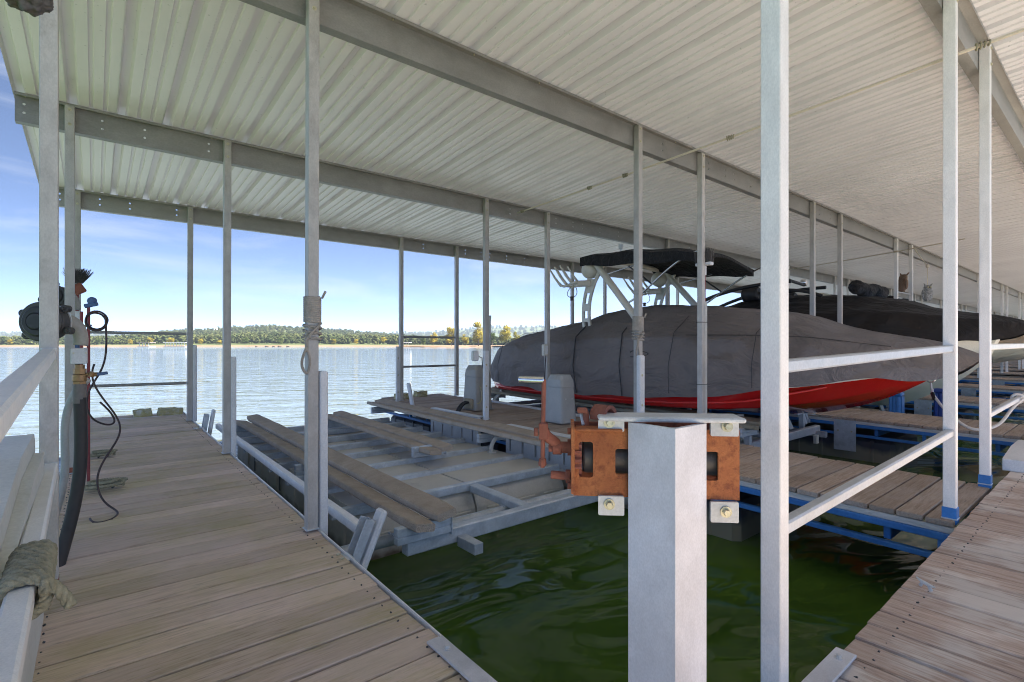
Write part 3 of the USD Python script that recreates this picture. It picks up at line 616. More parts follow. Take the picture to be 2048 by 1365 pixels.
while y < 8.68:
    for x in (-.14, .90):
        for o in (-.036, .036):
            m.cyl((x + rnd.uniform(-.008, .008), y + o, deck(.9, y) - .013), (x, y + o, deck(.9, y) - .0095), .0036, 6)
    y += PITCH
part(left, 'screw', m, 'iron_dark', kind='stuff')
m = MB(); m.beam((.972, -1, -.055), (.972, 8.7, .09), .006, .09, ch=.001); m.beam((-.212, -1, -.06), (-.212, 8.7, .06), .006, .09, ch=.001)
part(left, 'edge_angle', m, 'galv_light')
m = MB()
for k in range(8): m.beam((-.2, .2 + k * 1.2, -.1 + .0168 * k), (.96, .2 + k * 1.2, -.1 + .0168 * k), .05, .07)
m.beam((-.16, -1, -.13), (-.16, 8.7, .0), .05, .06); m.beam((.93, -1, -.13), (.93, 8.7, .0), .05, .06)
part(left, 'joist', m, 'galv_post')
for k in range(3):
    m = MB().box(-.1, .86, 3.2 + k * 1.9, 4.9 + k * 1.9, -.62, -.10, .06)
    part(left, 'float', m, 'dark_float', 30)
m = MB()
for k in range(2): m.beam((-.19, 8.30 + k * .2, deck(.4, 8.4) - .0105), (.95, 8.30 + k * .2, deck(.9, 8.4) - .0105), .035, .004, ch=.001)
part(left, 'end_strip', m, 'galv_light')

walk = thing('main_walkway', 'worn reddish plank walkway at right running along the heads of the slips', 'walkway', (5, -.3, 0))
x = 1.045
while x < 13.2:
    plank_y(walk, -1.2, .648 + rnd.uniform(-.002, .002), x, .142 - rnd.uniform(.005, .010), deck(x, .3) - .002 + rnd.uniform(-.002, .002), 'wood_walkway'); x += .142
m = MB()
for k in range(84):
    for yy in (.56, .02):
        for o in (-.036, .036): m.cyl((1.045 + k * .142 + o, yy + rnd.uniform(-.01, .01), deck(1.045 + k * .142, .3) - .004), (1.045 + k * .142 + o, yy, deck(1.045 + k * .142, .3) + .0008), .0036, 6)
part(walk, 'screw', m, 'iron_dark', kind='stuff')
m = MB()
for k in range(330):
    m.box(x + k * .142 - .069, x + k * .142 + .069, -1.2, .65, .036, .07, 0)
part(walk, 'far_planks', m, 'wood_walkway', kind='stuff')
m = MB(); m.beam((1.0, .60, -.085), (5, .60, -.03), .06, .08); m.beam((5, .60, -.03), (58, .60, -.03), .06, .08); m.beam((1.0, -.5, -.085), (58, -.5, -.03), .06, .08)
part(walk, 'joist', m, 'galv_post')
m = MB()
for k in range(8): m.box(1.6 + k * 7, 7.6 + k * 7, -1.1, .5, -.7, -.085, .05)
part(walk, 'float', m, 'dark_float', kind='stuff')

FN = ['first finger dock, weathered planks, with pedestal housings and white floats', 'second finger dock beyond the red boat, blue steel frame', 'third finger dock, brown planks on a blue frame behind the far cream hull', 'fourth finger dock, planks just visible far right', 'fifth finger dock deep under the far roof']
def finger(k):
    xa, xb = LX[2 * k + 2] - .065, LX[2 * k + 3] + .05
    y0, y1 = .665, 8.15
    t = thing('finger_dock', FN[k], 'dock', ((xa + xb) / 2, 4, 0))
    zz = lambda yy: deck(xa, yy)
    y = y0 + .07; mm = MB()
    while y < y1:
        if k < 3: plank_x(t, xa, xb, y, .133 + rnd.uniform(-.002, .002), zz(y) - .002 + rnd.uniform(-.002, .002), 'wood_finger')
        else: mm.box(xa, xb, y - .069, y + .069, zz(y) - .036, zz(y), 0)
        y += PITCH
    if k >= 3: part(t, 'planks', mm, 'wood_finger', kind='stuff')
    for side, x in ((0, xa), (1, xb)):
        sx = .012 if side == 0 else -.012
        part(t, 'nailing_board', MB().beam((x + sx * 2, y0, zz(y0) - .058), (x + sx * 2, y1, zz(y1) - .058), .036, .038, ch=.003), 'wood_fascia')
        m = MB(); m.beam((x + sx, y0 - .02, zz(y0) - .098), (x + sx, y1, zz(y1) - .098), .05, .042); m.beam((x + sx, y0 - .02, zz(y0) - .225), (x + sx, y1, zz(y1) - .225), .045, .034)
        n = 9
        for j in range(n):
            yy = y0 + .06 + j * (y1 - y0 - .1) / (n - 1)
            m.beam((x + sx, yy, zz(yy) - .22), (x + sx, yy, zz(yy) - .1), .038, .034)
        part(t, 'side_truss', m, 'blue_paint')
    for j in range(7):
        yy = 1.0 + j * 1.15; part(t, 'cross_brace', MB().beam((xa + .05, yy, zz(yy) - .17), (xb - .05, yy, zz(yy) - .17), .04, .08), 'blue_paint')
    
    for j in range(4):
        a = 1.95 + j * 1.55
        m = MB().box(xa + .03, xb - .03, a, a + 1.35, -.72, zz(a) - .245, .05)
        for q in range(4): m.box(xa + .022, xb - .022, a + .22 + q * .3, a + .26 + q * .3, -.7, zz(a) - .27, .006)
        part(t, 'float', m, 'dark_float', 30)
    if k == 0:
        for a, b in ((2.75, 4.72), (5.29, 6.46)):
            m = MB()
            pg = sg.box(a, -.40, b, zz((a + b) / 2) + .01).buffer(-.02).buffer(.02)
            n = int((b - a) / .21)
            for q in range(n):
                c = a + .12 + q * (b - a - .2) / max(1, n - 1)
                pg = pg.difference(sg.box(c - .012, -.16, c + .012, -.03).buffer(.004))
            m.poly(pg, .045, (xa - .05, 0, 0), (0, 1, 0), (0, 0, 1), (1, 0, 0))
            m.box(xa - .058, xa + .035, a, b, zz((a + b) / 2) + .011, zz((a + b) / 2) + .03, .006)
            part(t, 'white_float', m, 'float_plastic')
    else:
        m = MB().box(xa - .014, xa - .008, 2.36, 2.62, -.34, zz(2.5) - .04, .001)
        cp = part(t, 'connector_plate', m, 'galv_blue')
        part(cp, 'bolt', MB().hexbolt((xa - .014, 2.41, -.08), (-1, 0, 0), .008, .008), 'bolt'); part(cp, 'bolt', MB().hexbolt((xa - .014, 2.57, -.08), (-1, 0, 0), .008, .008), 'bolt')
    return t
for k in range(5): finger(k)
m = MB()
for k in range(5, 13):
    xa, xb = LX[2 * k + 2] - .065, LX[2 * k + 3] + .05
    for j in range(52): m.box(xa, xb, .67 + j * PITCH, .805 + j * PITCH, deck(9, .7 + j * PITCH) - .036, deck(9, .7 + j * PITCH), 0)
    m.box(xa, xb, .66, 8.1, -.5, .02, 0)
solo('far_finger_docks', m, 'wood_finger', 'row of far finger docks shrinking away under the roof at right', 'dock', kind='stuff')

# ================================================================== handrails
def rail(p0, p1, label, w=.04, mt='galv_rail'):
    c = (np.array(p0) + np.array(p1)) / 2
    t = thing('handrail', label, 'handrail', c)
    part(t, 'tube', MB().beam(p0, p1, w, w, ch=.006), mt)
    d = (np.array(p1) - p0); d /= np.linalg.norm(d)
    for e, s in ((p0, 1), (p1, -1)):
        part(t, 'weld', MB().beam(np.array(e) + d * s * .001, np.array(e) + d * s * .006, w * 1.12, w * 1.12, ch=.002), 'zinc_plate')
rail((-.112, .45, .945), (-.148, RY[1] - .031, 1.04), 'upper galvanised handrail sloping down to the left frame edge', .045, 'galv_light')
rail((-.104, .45, .545), (-.142, RY[1] - .031, .56), 'lower galvanised handrail at far left with an old rope wound round it', .045, 'galv_light')
rail((1.625, RY[0], 1.012), (LX[2] - .031, RY[0], 1.055), 'upper square rail crossing before the red boat bow')
rail((1.625, RY[0], .515), (LX[2] - .031, RY[0], .565), 'lower square rail sloping across the green water before the first finger dock')
rail((LX[3] + .031, RY[0], 1.06), (LX[4] - .031, RY[0], 1.07), 'upper pale rail at the right picture edge by the cream hull', .045, 'cream_paint')
rail((LX[3] + .031, RY[0], .565), (LX[4] - .031, RY[0], .60), 'lower square rail at right with the white mooring rope tied round it')
for z, w in ((1.22, 'upper'), (.60, 'lower')):
    rail((LX[0] + .031, RY[3], z), (LX[1] - .031, RY[3], z - .01), f'{w} thin bar closing the lake end of the left dock', .034, 'galv_beam')
for z, w in ((1.20, 'upper'), (.71, 'lower')):
    rail((LX[2] + .031, RY[3], z), (LX[3] - .031, RY[3], z), f'{w} thin bar closing the lake end of the first finger dock', .034, 'galv_beam')

# ------------------------------------------------------------------ white bumpers on the posts
def bumper(x, y, z0, z1, side, label, face='x'):
    t = thing('dock_bumper', label, 'bumper', (x, y, z0), 'white plastic bumpers on the posts')
    w, d = .046, .072
    pg = sg.box(-w / 2, -d / 2, w / 2, d / 2).buffer(-.012).buffer(.012, 4) if face == 'x' else sg.box(-d / 2, -w / 2, d / 2, w / 2).buffer(-.012).buffer(.012, 4)
    m = MB().poly(pg, z1 - z0 - .012, (x, y, z0 + .006), (1, 0, 0), (0, 1, 0), (0, 0, 1))
    m.poly(pg.buffer(-.006), z1 - z0, (x, y, z0), (1, 0, 0), (0, 1, 0), (0, 0, 1))
    st = part(t, 'strip', m, 'white_plastic', 30)
    for k in range(3):
        z = z0 + (z1 - z0) * (.2 + .3 * k)
        if face == 'y': part(st, 'bolt', MB().hexbolt((x - .008, y - w / 2, z), (0, -1, 0), .008, .006), 'bolt')
        else: part(st, 'bolt', MB().hexbolt((x + side * w / 2, y, z), (side, 0, 0), .008, .006), 'bolt')
bumper(LX[1] + .061, RY[1], .0, .93, 1, 'white bumper strip on the near post with the rope winding, at left dock edge')
bumper(LX[1] + .054, RY[2], .05, .965, 1, 'white bumper strip on the second post of the left dock edge')
bumper(LX[1] + .054, RY[3], .10, 1.07, 1, 'white bumper strip on the farthest post of the left dock edge')
bumper(LX[2] - .054, RY[3], .12, 1.04, -1, 'white bumper strip on the lake end corner post of the first finger dock', 'y')
bumper(LX[2] - .040, RY[2] - .055, .11, 1.0, -1, 'white bolted bumper beside the flood light', 'y')
bumper(LX[2] - .035, RY[1] - .055, .08, .98, -1, 'white bolted bumper below the tan rope winding, before the boat cover', 'y')

# ------------------------------------------------------------------ lift guides
def guide(x, y, z, h, lean, label, pad='white_plastic', bracket=True):
    t = thing('lift_guide', label, 'guide', (x, y, z))
    a, b = np.array((x, y, z - .10)), np.array((x + lean, y, z + h))
    d = (b - a) / np.linalg.norm(b - a); s = np.array([d[2], 0, -d[0]])
    off = s * .045 * (1 if lean >= 0 else -1)
    m = MB().beam(a + off, b + off, .085, .036, up=s, ch=.012)
    part(t, 'pad', m, pad)
    if bracket:
        m = MB().beam(a, b - d * .06, .07, .005, up=s, ch=.001); m.beam(a + [0, -.036, 0] - off * .4, b - d * .06 + [0, -.036, 0] - off * .4, .005, .05, up=s, ch=.001); m.beam(a + [0, .036, 0] - off * .4, b - d * .06 + [0, .036, 0] - off * .4, .005, .05, up=s, ch=.001)
        part(t, 'channel', m, 'galv_blue')
        sg_ = 1 if lean >= 0 else -1
        fp = part(t, 'foot_plate', MB().beam((x - .12 * sg_, y - .05, z + .004), (x - .02 * sg_, y - .05, z + .004), .10, .006, ch=.001), 'zinc_plate')
        for k in (-.08, -.02): part(fp, 'bolt', MB().hexbolt((x - .075 * sg_, y + k, z + .007), (0, 0, 1), .009, .010), 'bolt')
        part(t, 'hinge', MB().cyl((x + .01 * sg_, y - .06, z - .08), (x + .01 * sg_, y + .06, z - .08), .024, 14), 'galv_blue', 40)
guide(1.01, 2.53, .025, .20, .13, 'white and steel lift guide leaning at the near corner of the left dock edge')
guide(1.01, 6.98, .10, .21, .05, 'small steel lift guide near the lake end of the left dock')
guide(3.70, 6.75, .12, .40, -.10, 'white flat lift guide leaning at lake end of first finger dock', bracket=False)
guide(7.70, 2.95, .10, .18, -.20, 'white bolted guide plate leaning beyond the bow of the red boat')
guide(5.05, 2.2, .08, .12, .12, 'low guide plate at right edge of the first finger dock')

# ------------------------------------------------------------------ boat lifts
LIFT_LABEL = ['empty boat lift with carpeted bunks in the near slip', 'boat lift carrying the red boat on tan bunks', 'boat lift under the black covered boat']
def lift(k, cx, dz):
    t = thing('boat_lift', LIFT_LABEL[k], 'boat lift', (cx, 5, -.2), 'boat lifts in the slips')
    sl = .012
    zf = lambda y: -.12 + dz + sl * (y - 2.75)
    gm = 'galv_blue' if k == 0 else 'galv_rail'
    part(t, 'front_bar', MB().beam((cx - .98, 2.75, zf(2.75)), (cx + 1.18, 2.75, zf(2.75)), .07, .10, ch=.008), gm)
    ys = [3.5, 4.03, 4.55, 5.1, 5.6, 6.1, 6.6, 7.1]
    for y in ys: part(t, 'cross_bar', MB().beam((cx - 1.15, y, zf(y) + .02), (cx + 1.02, y, zf(y) + .02), .055, .065, ch=.006), gm)
    part(t, 'centre_bar', MB().beam((cx + .02, 2.79, zf(2.8) + .012), (cx + .02, 3.465, zf(3.4) + .012), .085, .06, ch=.006), gm)
    part(t, 'side_rail', MB().beam((cx + 1.06, 2.6, zf(2.6) - .05), (cx + 1.06, 7.4, zf(7.4) - .05), .07, .075, ch=.006), gm)
    part(t, 'side_rail', MB().beam((cx - 1.235, 2.62, .035 + dz * .5), (cx - 1.235, 7.1, .085 + dz * .5), .05, .06, ch=.006), 'galv_light')
    part(t, 'swing_pipe', MB().cyl((cx - 1.43, 3.0, -.16), (cx + 1.4, 3.0, -.16), .036, 16), gm, 40)
    m = MB()
    for x in (-.9, .0, .8): m.box(cx + x - .045, cx + x - .035, 2.96, 3.04, -.13, -.122, 0); m.hexbolt((cx + x + .1, 3.0, -.126), (0, 0, 1), .012, .012)
    part(t, 'pipe_stud', m, gm, kind='stuff')
    for xx, ya, yb in ((-.98, 3.44, 7.3), (.04, 3.44, 7.3)):
        x0, x1 = cx + xx, cx + xx + 1.0
        m = MB()
        pg = sg.Polygon([(0, -.62), (yb - ya, -.62), (yb - ya, -.03), (.16, -.03), (.05, -.10), (0, -.2)]).buffer(-.04).buffer(.04, 4)
        v, f = geo(MB().poly(pg, x1 - x0, (x0, ya, -.06 + dz * .6), (0, 1, 0), (0, 0, 1), (1, 0, 0)))
        m.add(v, f)
        for q in range(6): m.box(x0 - .012, x1 + .004, ya + .2 + q * .60, ya + .55 + q * .60, -.6, -.16 + dz * .6, .03)
        for q in range(3): m.box(x0 + .1 + q * .32, x0 + .32 + q * .32, ya - .008, ya + .1, -.55, -.27 + dz * .6, .008)
        part(t, 'tank', m, 'tank_plastic', 35)
    cm = 'carpet' if k == 0 else 'carpet_tan'
    def bunk(x, y0, y1, z0, z1, w, th, roll, seed):
        n = 46; r = np.random.default_rng(seed)
        prof_ = np.array(sg.box(-w / 2, -th / 2, w / 2, th / 2).buffer(-.014).buffer(.014, 4).exterior.coords)[:-1]
        ca, sa = math.cos(roll), math.sin(roll)
        V = []
        for i in range(n + 1):
            u = i / n; y = y0 + (y1 - y0) * u; z = z0 + (z1 - z0) * u
            e = .86 if i in (0, n) else 1.0
            sag = .0015 * math.sin(u * 23 + seed) + .0012 * math.sin(u * 61 + seed * 2)
            for px, pz in prof_ * e: V.append((cx + x + px * ca - pz * sa, y + (.004 if 0 < i < n else 0), z + px * sa + pz * ca + sag))
        L_ = len(prof_); Fc = []
        for i in range(n):
            for j in range(L_):
                a, b = i * L_ + j, i * L_ + (j + 1) % L_
                Fc += [(a, b, b + L_), (a, b + L_, a + L_)]
        c0 = len(V); V += [tuple(np.mean(V[:L_], 0)), tuple(np.mean(V[-L_:], 0))]
        for j in range(L_): Fc += [(c0, (j + 1) % L_, j), (c0 + 1, n * L_ + j, n * L_ + (j + 1) % L_)]
        part(t, 'bunk', (np.array(V), np.array(Fc)[:, ::-1]), cm, 40)
    up = 0 if k == 0 else .10
    bunk(-.93, 2.58, 7.35, .025 + dz + up, .075 + dz + up, .145, .052, -.16, 1)
    bunk(-.775, 2.60, 7.45, .065 + dz + up, .115 + dz + up, .15, .056, .16, 2)
    bunk(.10, 4.2, 7.1, .055 + dz + up, .095 + dz + up, .15, .05, -.12, 3); bunk(.245, 4.22, 7.12, .075 + dz + up, .115 + dz + up, .14, .05, .12, 4)
    bunk(.99, 2.7, 7.7, .10 + dz + up, .15 + dz + up, .14, .05, -.16, 5); bunk(1.13, 2.72, 7.72, .125 + dz + up, .175 + dz + up, .14, .05, .16, 6)
    for x, y in ((-.87, 2.70), (-.87, 4.6), (-.87, 7.2), (.16, 4.42), (.16, 6.9), (1.06, 2.9), (1.06, 4.6), (1.06, 7.4)):
        m = MB(); top_ = .0 + dz + up + (.05 if x > 0 else 0) + .01 * (y - 2.7)
        m.beam((cx + x - .19, y, top_ - .005), (cx + x + .17, y, top_ - .005), .05, .05, ch=.004)
        m.beam((cx + x - .19, y, top_ - .054), (cx + x + .17, y, top_ - .054), .05, .045, ch=.004)
        m.box(cx + x + .171, cx + x + .178, y - .03, y + .03, top_ - .09, top_ + .025, .001)
        if up: m.beam((cx + x, y, zf(y)), (cx + x, y, top_ - .08), .06, .06)
        part(t, 'bunk_bracket', m, gm)
    if k == 0:
        part(t, 'stub_tube', MB().beam((cx - .60, 2.52, zf(2.6) - .035), (cx - .60, 2.71, zf(2.6) - .035), .065, .065, ch=.003), gm)
        m = MB().tube(smoothpath([(cx + .93, 4.42, -.09), (cx + .93, 4.42, .0), (cx + .97, 4.42, .05), (cx + 1.1, 4.45, .09), (cx + 1.3, 4.5, .10)]), .022, 12)
        m.cyl((cx + .93, 4.42, -.10), (cx + .93, 4.42, -.07), .05, 14)
        part(t, 'air_pipe', m, 'pvc_pipe', 40)
        m = MB()
        for q in range(4): m.box(cx - .999, cx - .9925, 3.3 + q, 3.33 + q, -.35, -.1, 0)
        part(t, 'strap', m, 'iron_dark', kind='stuff')
    else:
        for x in (-.62, .62):
            m = MB()
            m.beam((cx + x, 2.86, zf(2.8) + .04), (cx + x * .9, 2.95, .10 + dz + up), .07, .05, ch=.003)
            part(t, 'leg', m, 'cream_paint')
        for x in (-.95, 1.0):
            m = MB(); m.beam((cx + x, 7.3, zf(7.3)), (cx + x * .95, 7.0, .12 + dz + up), .05, .05)
            part(t, 'leg', m, 'cream_paint')
        m = MB().box(cx + .9, cx + .98, 2.66, 2.70, zf(2.7) - .16, zf(2.7) - .05, .002); part(t, 'hanger', m, 'cream_paint')
lift(0, 2.4, 0.0); lift(1, 6.40, .06); lift(2, 10.34, -.15)

# ------------------------------------------------------------------ covered boats
def smooth1(tab):
    from scipy.interpolate import PchipInterpolator
    tab = np.array(sorted(tab), float)
    f = PchipInterpolator(tab[:, 0], tab[:, 1])
    return lambda y: float(f(min(max(y, tab[0, 0]), tab[-1, 0])))
W_ = smooth1([(.93, .03), (1.2, .27), (1.6, .58), (2.1, .88), (2.8, 1.10), (3.6, 1.2), (5, 1.24), (6.5, 1.18), (7.0, 1.06), (7.3, .93)])
B_ = smooth1([(.93, .93), (1.2, .76), (1.42, .725), (1.6, .745), (1.8, .725), (2.1, .67), (2.8, .535), (3.2, .48), (4, .43), (5, .405), (6.4, .415), (7, .44), (7.3, .52)])
S_ = smooth1([(.93, .96), (1.6, 1.07), (2.2, 1.16), (3, 1.19), (4, 1.20), (5, 1.16), (6, 1.12), (7, 1.03), (7.3, .86)])
T_ = smooth1([(.93, .985), (1.2, 1.095), (1.81, 1.22), (2.08, 1.295), (2.4, 1.42), (3.43, 1.58), (4.25, 1.63), (4.8, 1.60), (5.2, 1.50), (5.67, 1.42), (6.5, 1.32), (7, 1.21), (7.3, 1.0)])
K_ = smooth1([(1.3, .74), (1.45, .64), (1.7, .50), (2.0, .385), (2.4, .285), (3, .225), (4, .20), (7.25, .20)])
C_ = smooth1([(1.3, .76), (1.6, .63), (2.1, .48), (2.8, .37), (3.6, .325), (5, .305), (7.25, .305)])
def cover_point(y, s, o=0.0):
    """s from -1 (left gunwale) over the top (0) to 1"""
    a = abs(s); W, B, S2, T = W_(y), B_(y), S_(y), T_(y)
    pts = np.array([(0, T), (.30 * W, T - .02 * (T - S2)), (.52 * W, T - .16 * (T - S2)), (.93 * W, S2), (1.015 * W + .012, (B + S2) * .5), (1.0 * W + .022, B)])
    at = np.array([0, .22, .4, .68, .84, 1.0])
    x, z = np.interp(a, at, pts[:, 0]), np.interp(a, at, pts[:, 1])
    return x + o * (1 if a > .6 else .3), z + (o if a < .7 else 0)
def boat(name, cx, dz, cover_mt, hull_mt, label, detail, seed, stretch=1.0, kd=0.0, topk=1.0):
    Y0 = lambda y: y if stretch == 1 else .93 + (y - .93) * stretch
    t = thing(name, label, 'boat', (cx, 4.2, dz + .2), 'covered boats on lifts')
    # hull
    ys = np.concatenate([np.linspace(1.3, 2.4, 14), np.linspace(2.6, 7.25, 16)]); V = []
    low_ = hull_mt
    rows = []
    for y in ys:
        W, B, k_, c = W_(y), B_(y), K_(y), C_(y)
        sh = kd * min(1, max(0, (y - 1.3) / 1.3)) ** .5; k_ -= sh; c -= sh * .75
        q = min(1, max(0.02, (y - 1.30) / 1.5)) ** .7
        wc = W * .90 * q
        sheer = (W - .01) * (1 if y > 2 else .97) * min(1, .25 + q * 1.0)
        half = [(0, k_), (wc * .5, k_ + (c - k_) * .55), (wc, c), (wc + .012, c + .02), (sheer, min(B + .05, B + .05)), (sheer - .03, B + .09)]
        rows.append([(cx + sg_ * x, Y0(y), z + dz) for sg_ in (-1,) for x, z in half[::-1]] + [(cx + x, Y0(y), z + dz) for x, z in half[1:]])
    n = len(rows[0]); V = np.array(rows).reshape(-1, 3); Fc = []
    for i in range(len(ys) - 1):
        for j in range(n - 1):
            a = i * n + j; Fc += [(a, a + n, a + n + 1), (a, a + n + 1, a + 1)]
    c0 = len(V); V = np.vstack([V, V[-n:].mean(0), V[:n].mean(0)])
    for j in range(n - 1): Fc += [(c0, (len(ys) - 1) * n + j + 1, (len(ys) - 1) * n + j), (c0 + 1, j, j + 1)]
    part(t, 'hull', (V, np.array(Fc)[:, ::-1]), hull_mt, 28)
    if detail:
        for sd in (-1, 1):
            P = [(cx + sd * (W_(y) * .93 * min(1, .25 + min(1, (y - 1.3) / 1.5) ** .7) + .012), Y0(y), B_(y) * .42 + C_(y) * .58 + dz + .012 + max(0, 2.6 - y) * .09) for y in np.linspace(2.0, 7.1, 40)]
            part(t, 'rub_rail', MB().tube(P, .014, 8), 'bright_red', True)
            m = MB(); vv = []
            for y in np.linspace(1.42, 2.75, 16):
                q = min(1, (y - 1.3) / 1.5) ** .7; x = (W_(y) - .01) * (1 if y > 2 else .97) * min(1, .25 + q) + .006
                h = .055 * math.sin(math.pi * min(1, (y - 1.40) / 1.4) ** .8) + .004
                vv += [(cx + sd * x, Y0(y), B_(y) + dz + .045), (cx + sd * (x - .004), Y0(y), B_(y) + dz + .045 - h)]
            m.add(vv, [(2 * i, 2 * i + 1, 2 * i + 3) for i in range(15)] + [(2 * i, 2 * i + 3, 2 * i + 2) for i in range(15)])
            part(t, 'deck_band', m, 'white_gelcoat', label='white band under the cover near the bow')
    # cover
    ysn = np.concatenate([np.linspace(.93, 1.3, 8)[:-1], np.linspace(1.3, 7.3, 150)]); sn = np.linspace(-1, 1, 81)
    V = np.zeros((len(ysn), len(sn), 3))
    for i, y in enumerate(ysn):
        for j, s in enumerate(sn):
            x, z = cover_point(y, s)
            V[i, j] = (np.sign(s) * x, y, z)
    q = V.reshape(-1, 3)
    nz = meshkit.fbm(q * np.array([1.4, 1.9, 2.2]) + seed * 9.1, 4, seed) - .5
    pucker = np.sin(q[:, 1] * 9 + q[:, 2] * 14 + 4 * meshkit.noise(q * 1.3, seed)) * np.clip((1.15 - q[:, 2]) * 2, 0, 1)
    am = np.clip((q[:, 1] - 1.0) * 1.2, .12, 1)
    fold = np.sin(q[:, 1] * 15 * np.sign(q[:, 0] + 1e-6) * -1 + q[:, 2] * 17 + 7 * meshkit.noise(q * 1.7 + 3, seed)) * np.clip((meshkit.noise(q * 1.1 + 8, seed) - .35) * 3, 0, 1)
    d = (nz * .095 + pucker * .016 + fold * .013 * (np.abs(q[:, 0]) > .45)) * am
    nrm = np.stack([q[:, 0] * .8, q[:, 1] * 0, (q[:, 2] - .8) * .6], 1); nrm /= np.linalg.norm(nrm, axis=1, keepdims=True) + 1e-6
    q = q + nrm * d[:, None]
    hem = np.abs(np.tile(sn, len(ysn))) > .995
    q[hem, 2] += .012 * np.sin(q[hem, 1] * 7 + seed)
    q[:, 2] = .4 + (q[:, 2] - .4) * topk
    V = np.stack([q[:, 0] + cx, np.array([Y0(a) for a in q[:, 1]]), q[:, 2] + dz], 1); n = len(sn); Fc = []
    for i in range(len(ysn) - 1):
        for j in range(n - 1):
            a = i * n + j; Fc += [(a, a + 1, a + n + 1), (a, a + n + 1, a + n)]
    c0 = len(V)
    end = V[-n:].copy(); mid = end.mean(0) + [0, .10, -.1]
    ring = end * .45 + mid * .55 + [0, .03, 0]
    V = np.vstack([V, ring, mid[None]])
    for j in range(n - 1):
        a = (len(ysn) - 1) * n + j; b = c0 + j
        Fc += [(a, a + 1, b + 1), (a, b + 1, b), (b, b + 1, c0 + n)]
    cov = part(t, 'cover', (V, np.array(Fc)), cover_mt, 50)
    def along(y, s0, s1, r, name_, mt, dy=0.0, parent=None):
        P = []
        for s in np.linspace(s0, s1, 26):
            yy = y + dy * (abs(s))
            x, z = cover_point(yy, s, .014)
            P.append((cx + np.sign(s) * (x + .016), Y0(yy), .4 + (z + .006 - .4) * topk + dz))
        part(parent or t, name_, MB().tube(P, r, 6), mt, True)
    if detail:
        along(5.22, -1, -.55, .010, 'strap', 'black_plastic', -.35)
        along(4.35, -1, -.62, .008, 'strap', 'black_plastic', -.25)
        for y, a, b in ((6.75, -.98, -.1), (3.45, -.98, -.5), (2.55, -.98, -.6)): along(y, a, b, .004, 'seam', 'black_plastic', 0, cov)
        P = [(cx - cover_point(y, .69, .01)[0] - .012, y, cover_point(y, .69, .01)[1] + dz + .004) for y in np.linspace(1.5, 3.3, 30)]
        part(cov, 'seam', MB().tube(P, .004, 6), 'black_plastic', True)
        m = MB().tube(smoothpath([(cx - 1.26, 3.98, .98), (cx - 1.265, 3.86, 1.0), (cx - 1.26, 3.72, .965), (cx - 1.265, 3.86, .93), (cx - 1.26, 3.98, .93)]), .006, 6)
        part(cov, 'vent_patch', m, 'black_plastic', True)
    return t
red = boat('red_boat', 6.40, 0.0, 'cover_grey', 'red_gelcoat', 'red ski boat under a dark grey fitted cover, on its lift', True, 3)
blk = boat('cream_boat', 10.36, .40, 'cover_black', 'cream_hull', 'tall cream hulled boat under a black cover, right of the red boat', False, 5, 1.0, .6, topk=.98)
tan = boat('tan_covered_boat', 14.25, .34, 'cover_tan', 'cream_hull', 'boat under a tan cover behind the black covered one', False, 7, 1.0, topk=.95)
b4 = boat('far_covered_boat', 18.2, .30, 'cover_tan', 'cream_hull', 'pale covered boat right of the tan covered boat', False, 9, 1.0, topk=.8)
b5 = boat('far_covered_boat', 22.2, .30, 'cover_grey', 'cream_hull', 'far grey covered boat near the right picture edge', False, 11, 1.0, topk=.8)

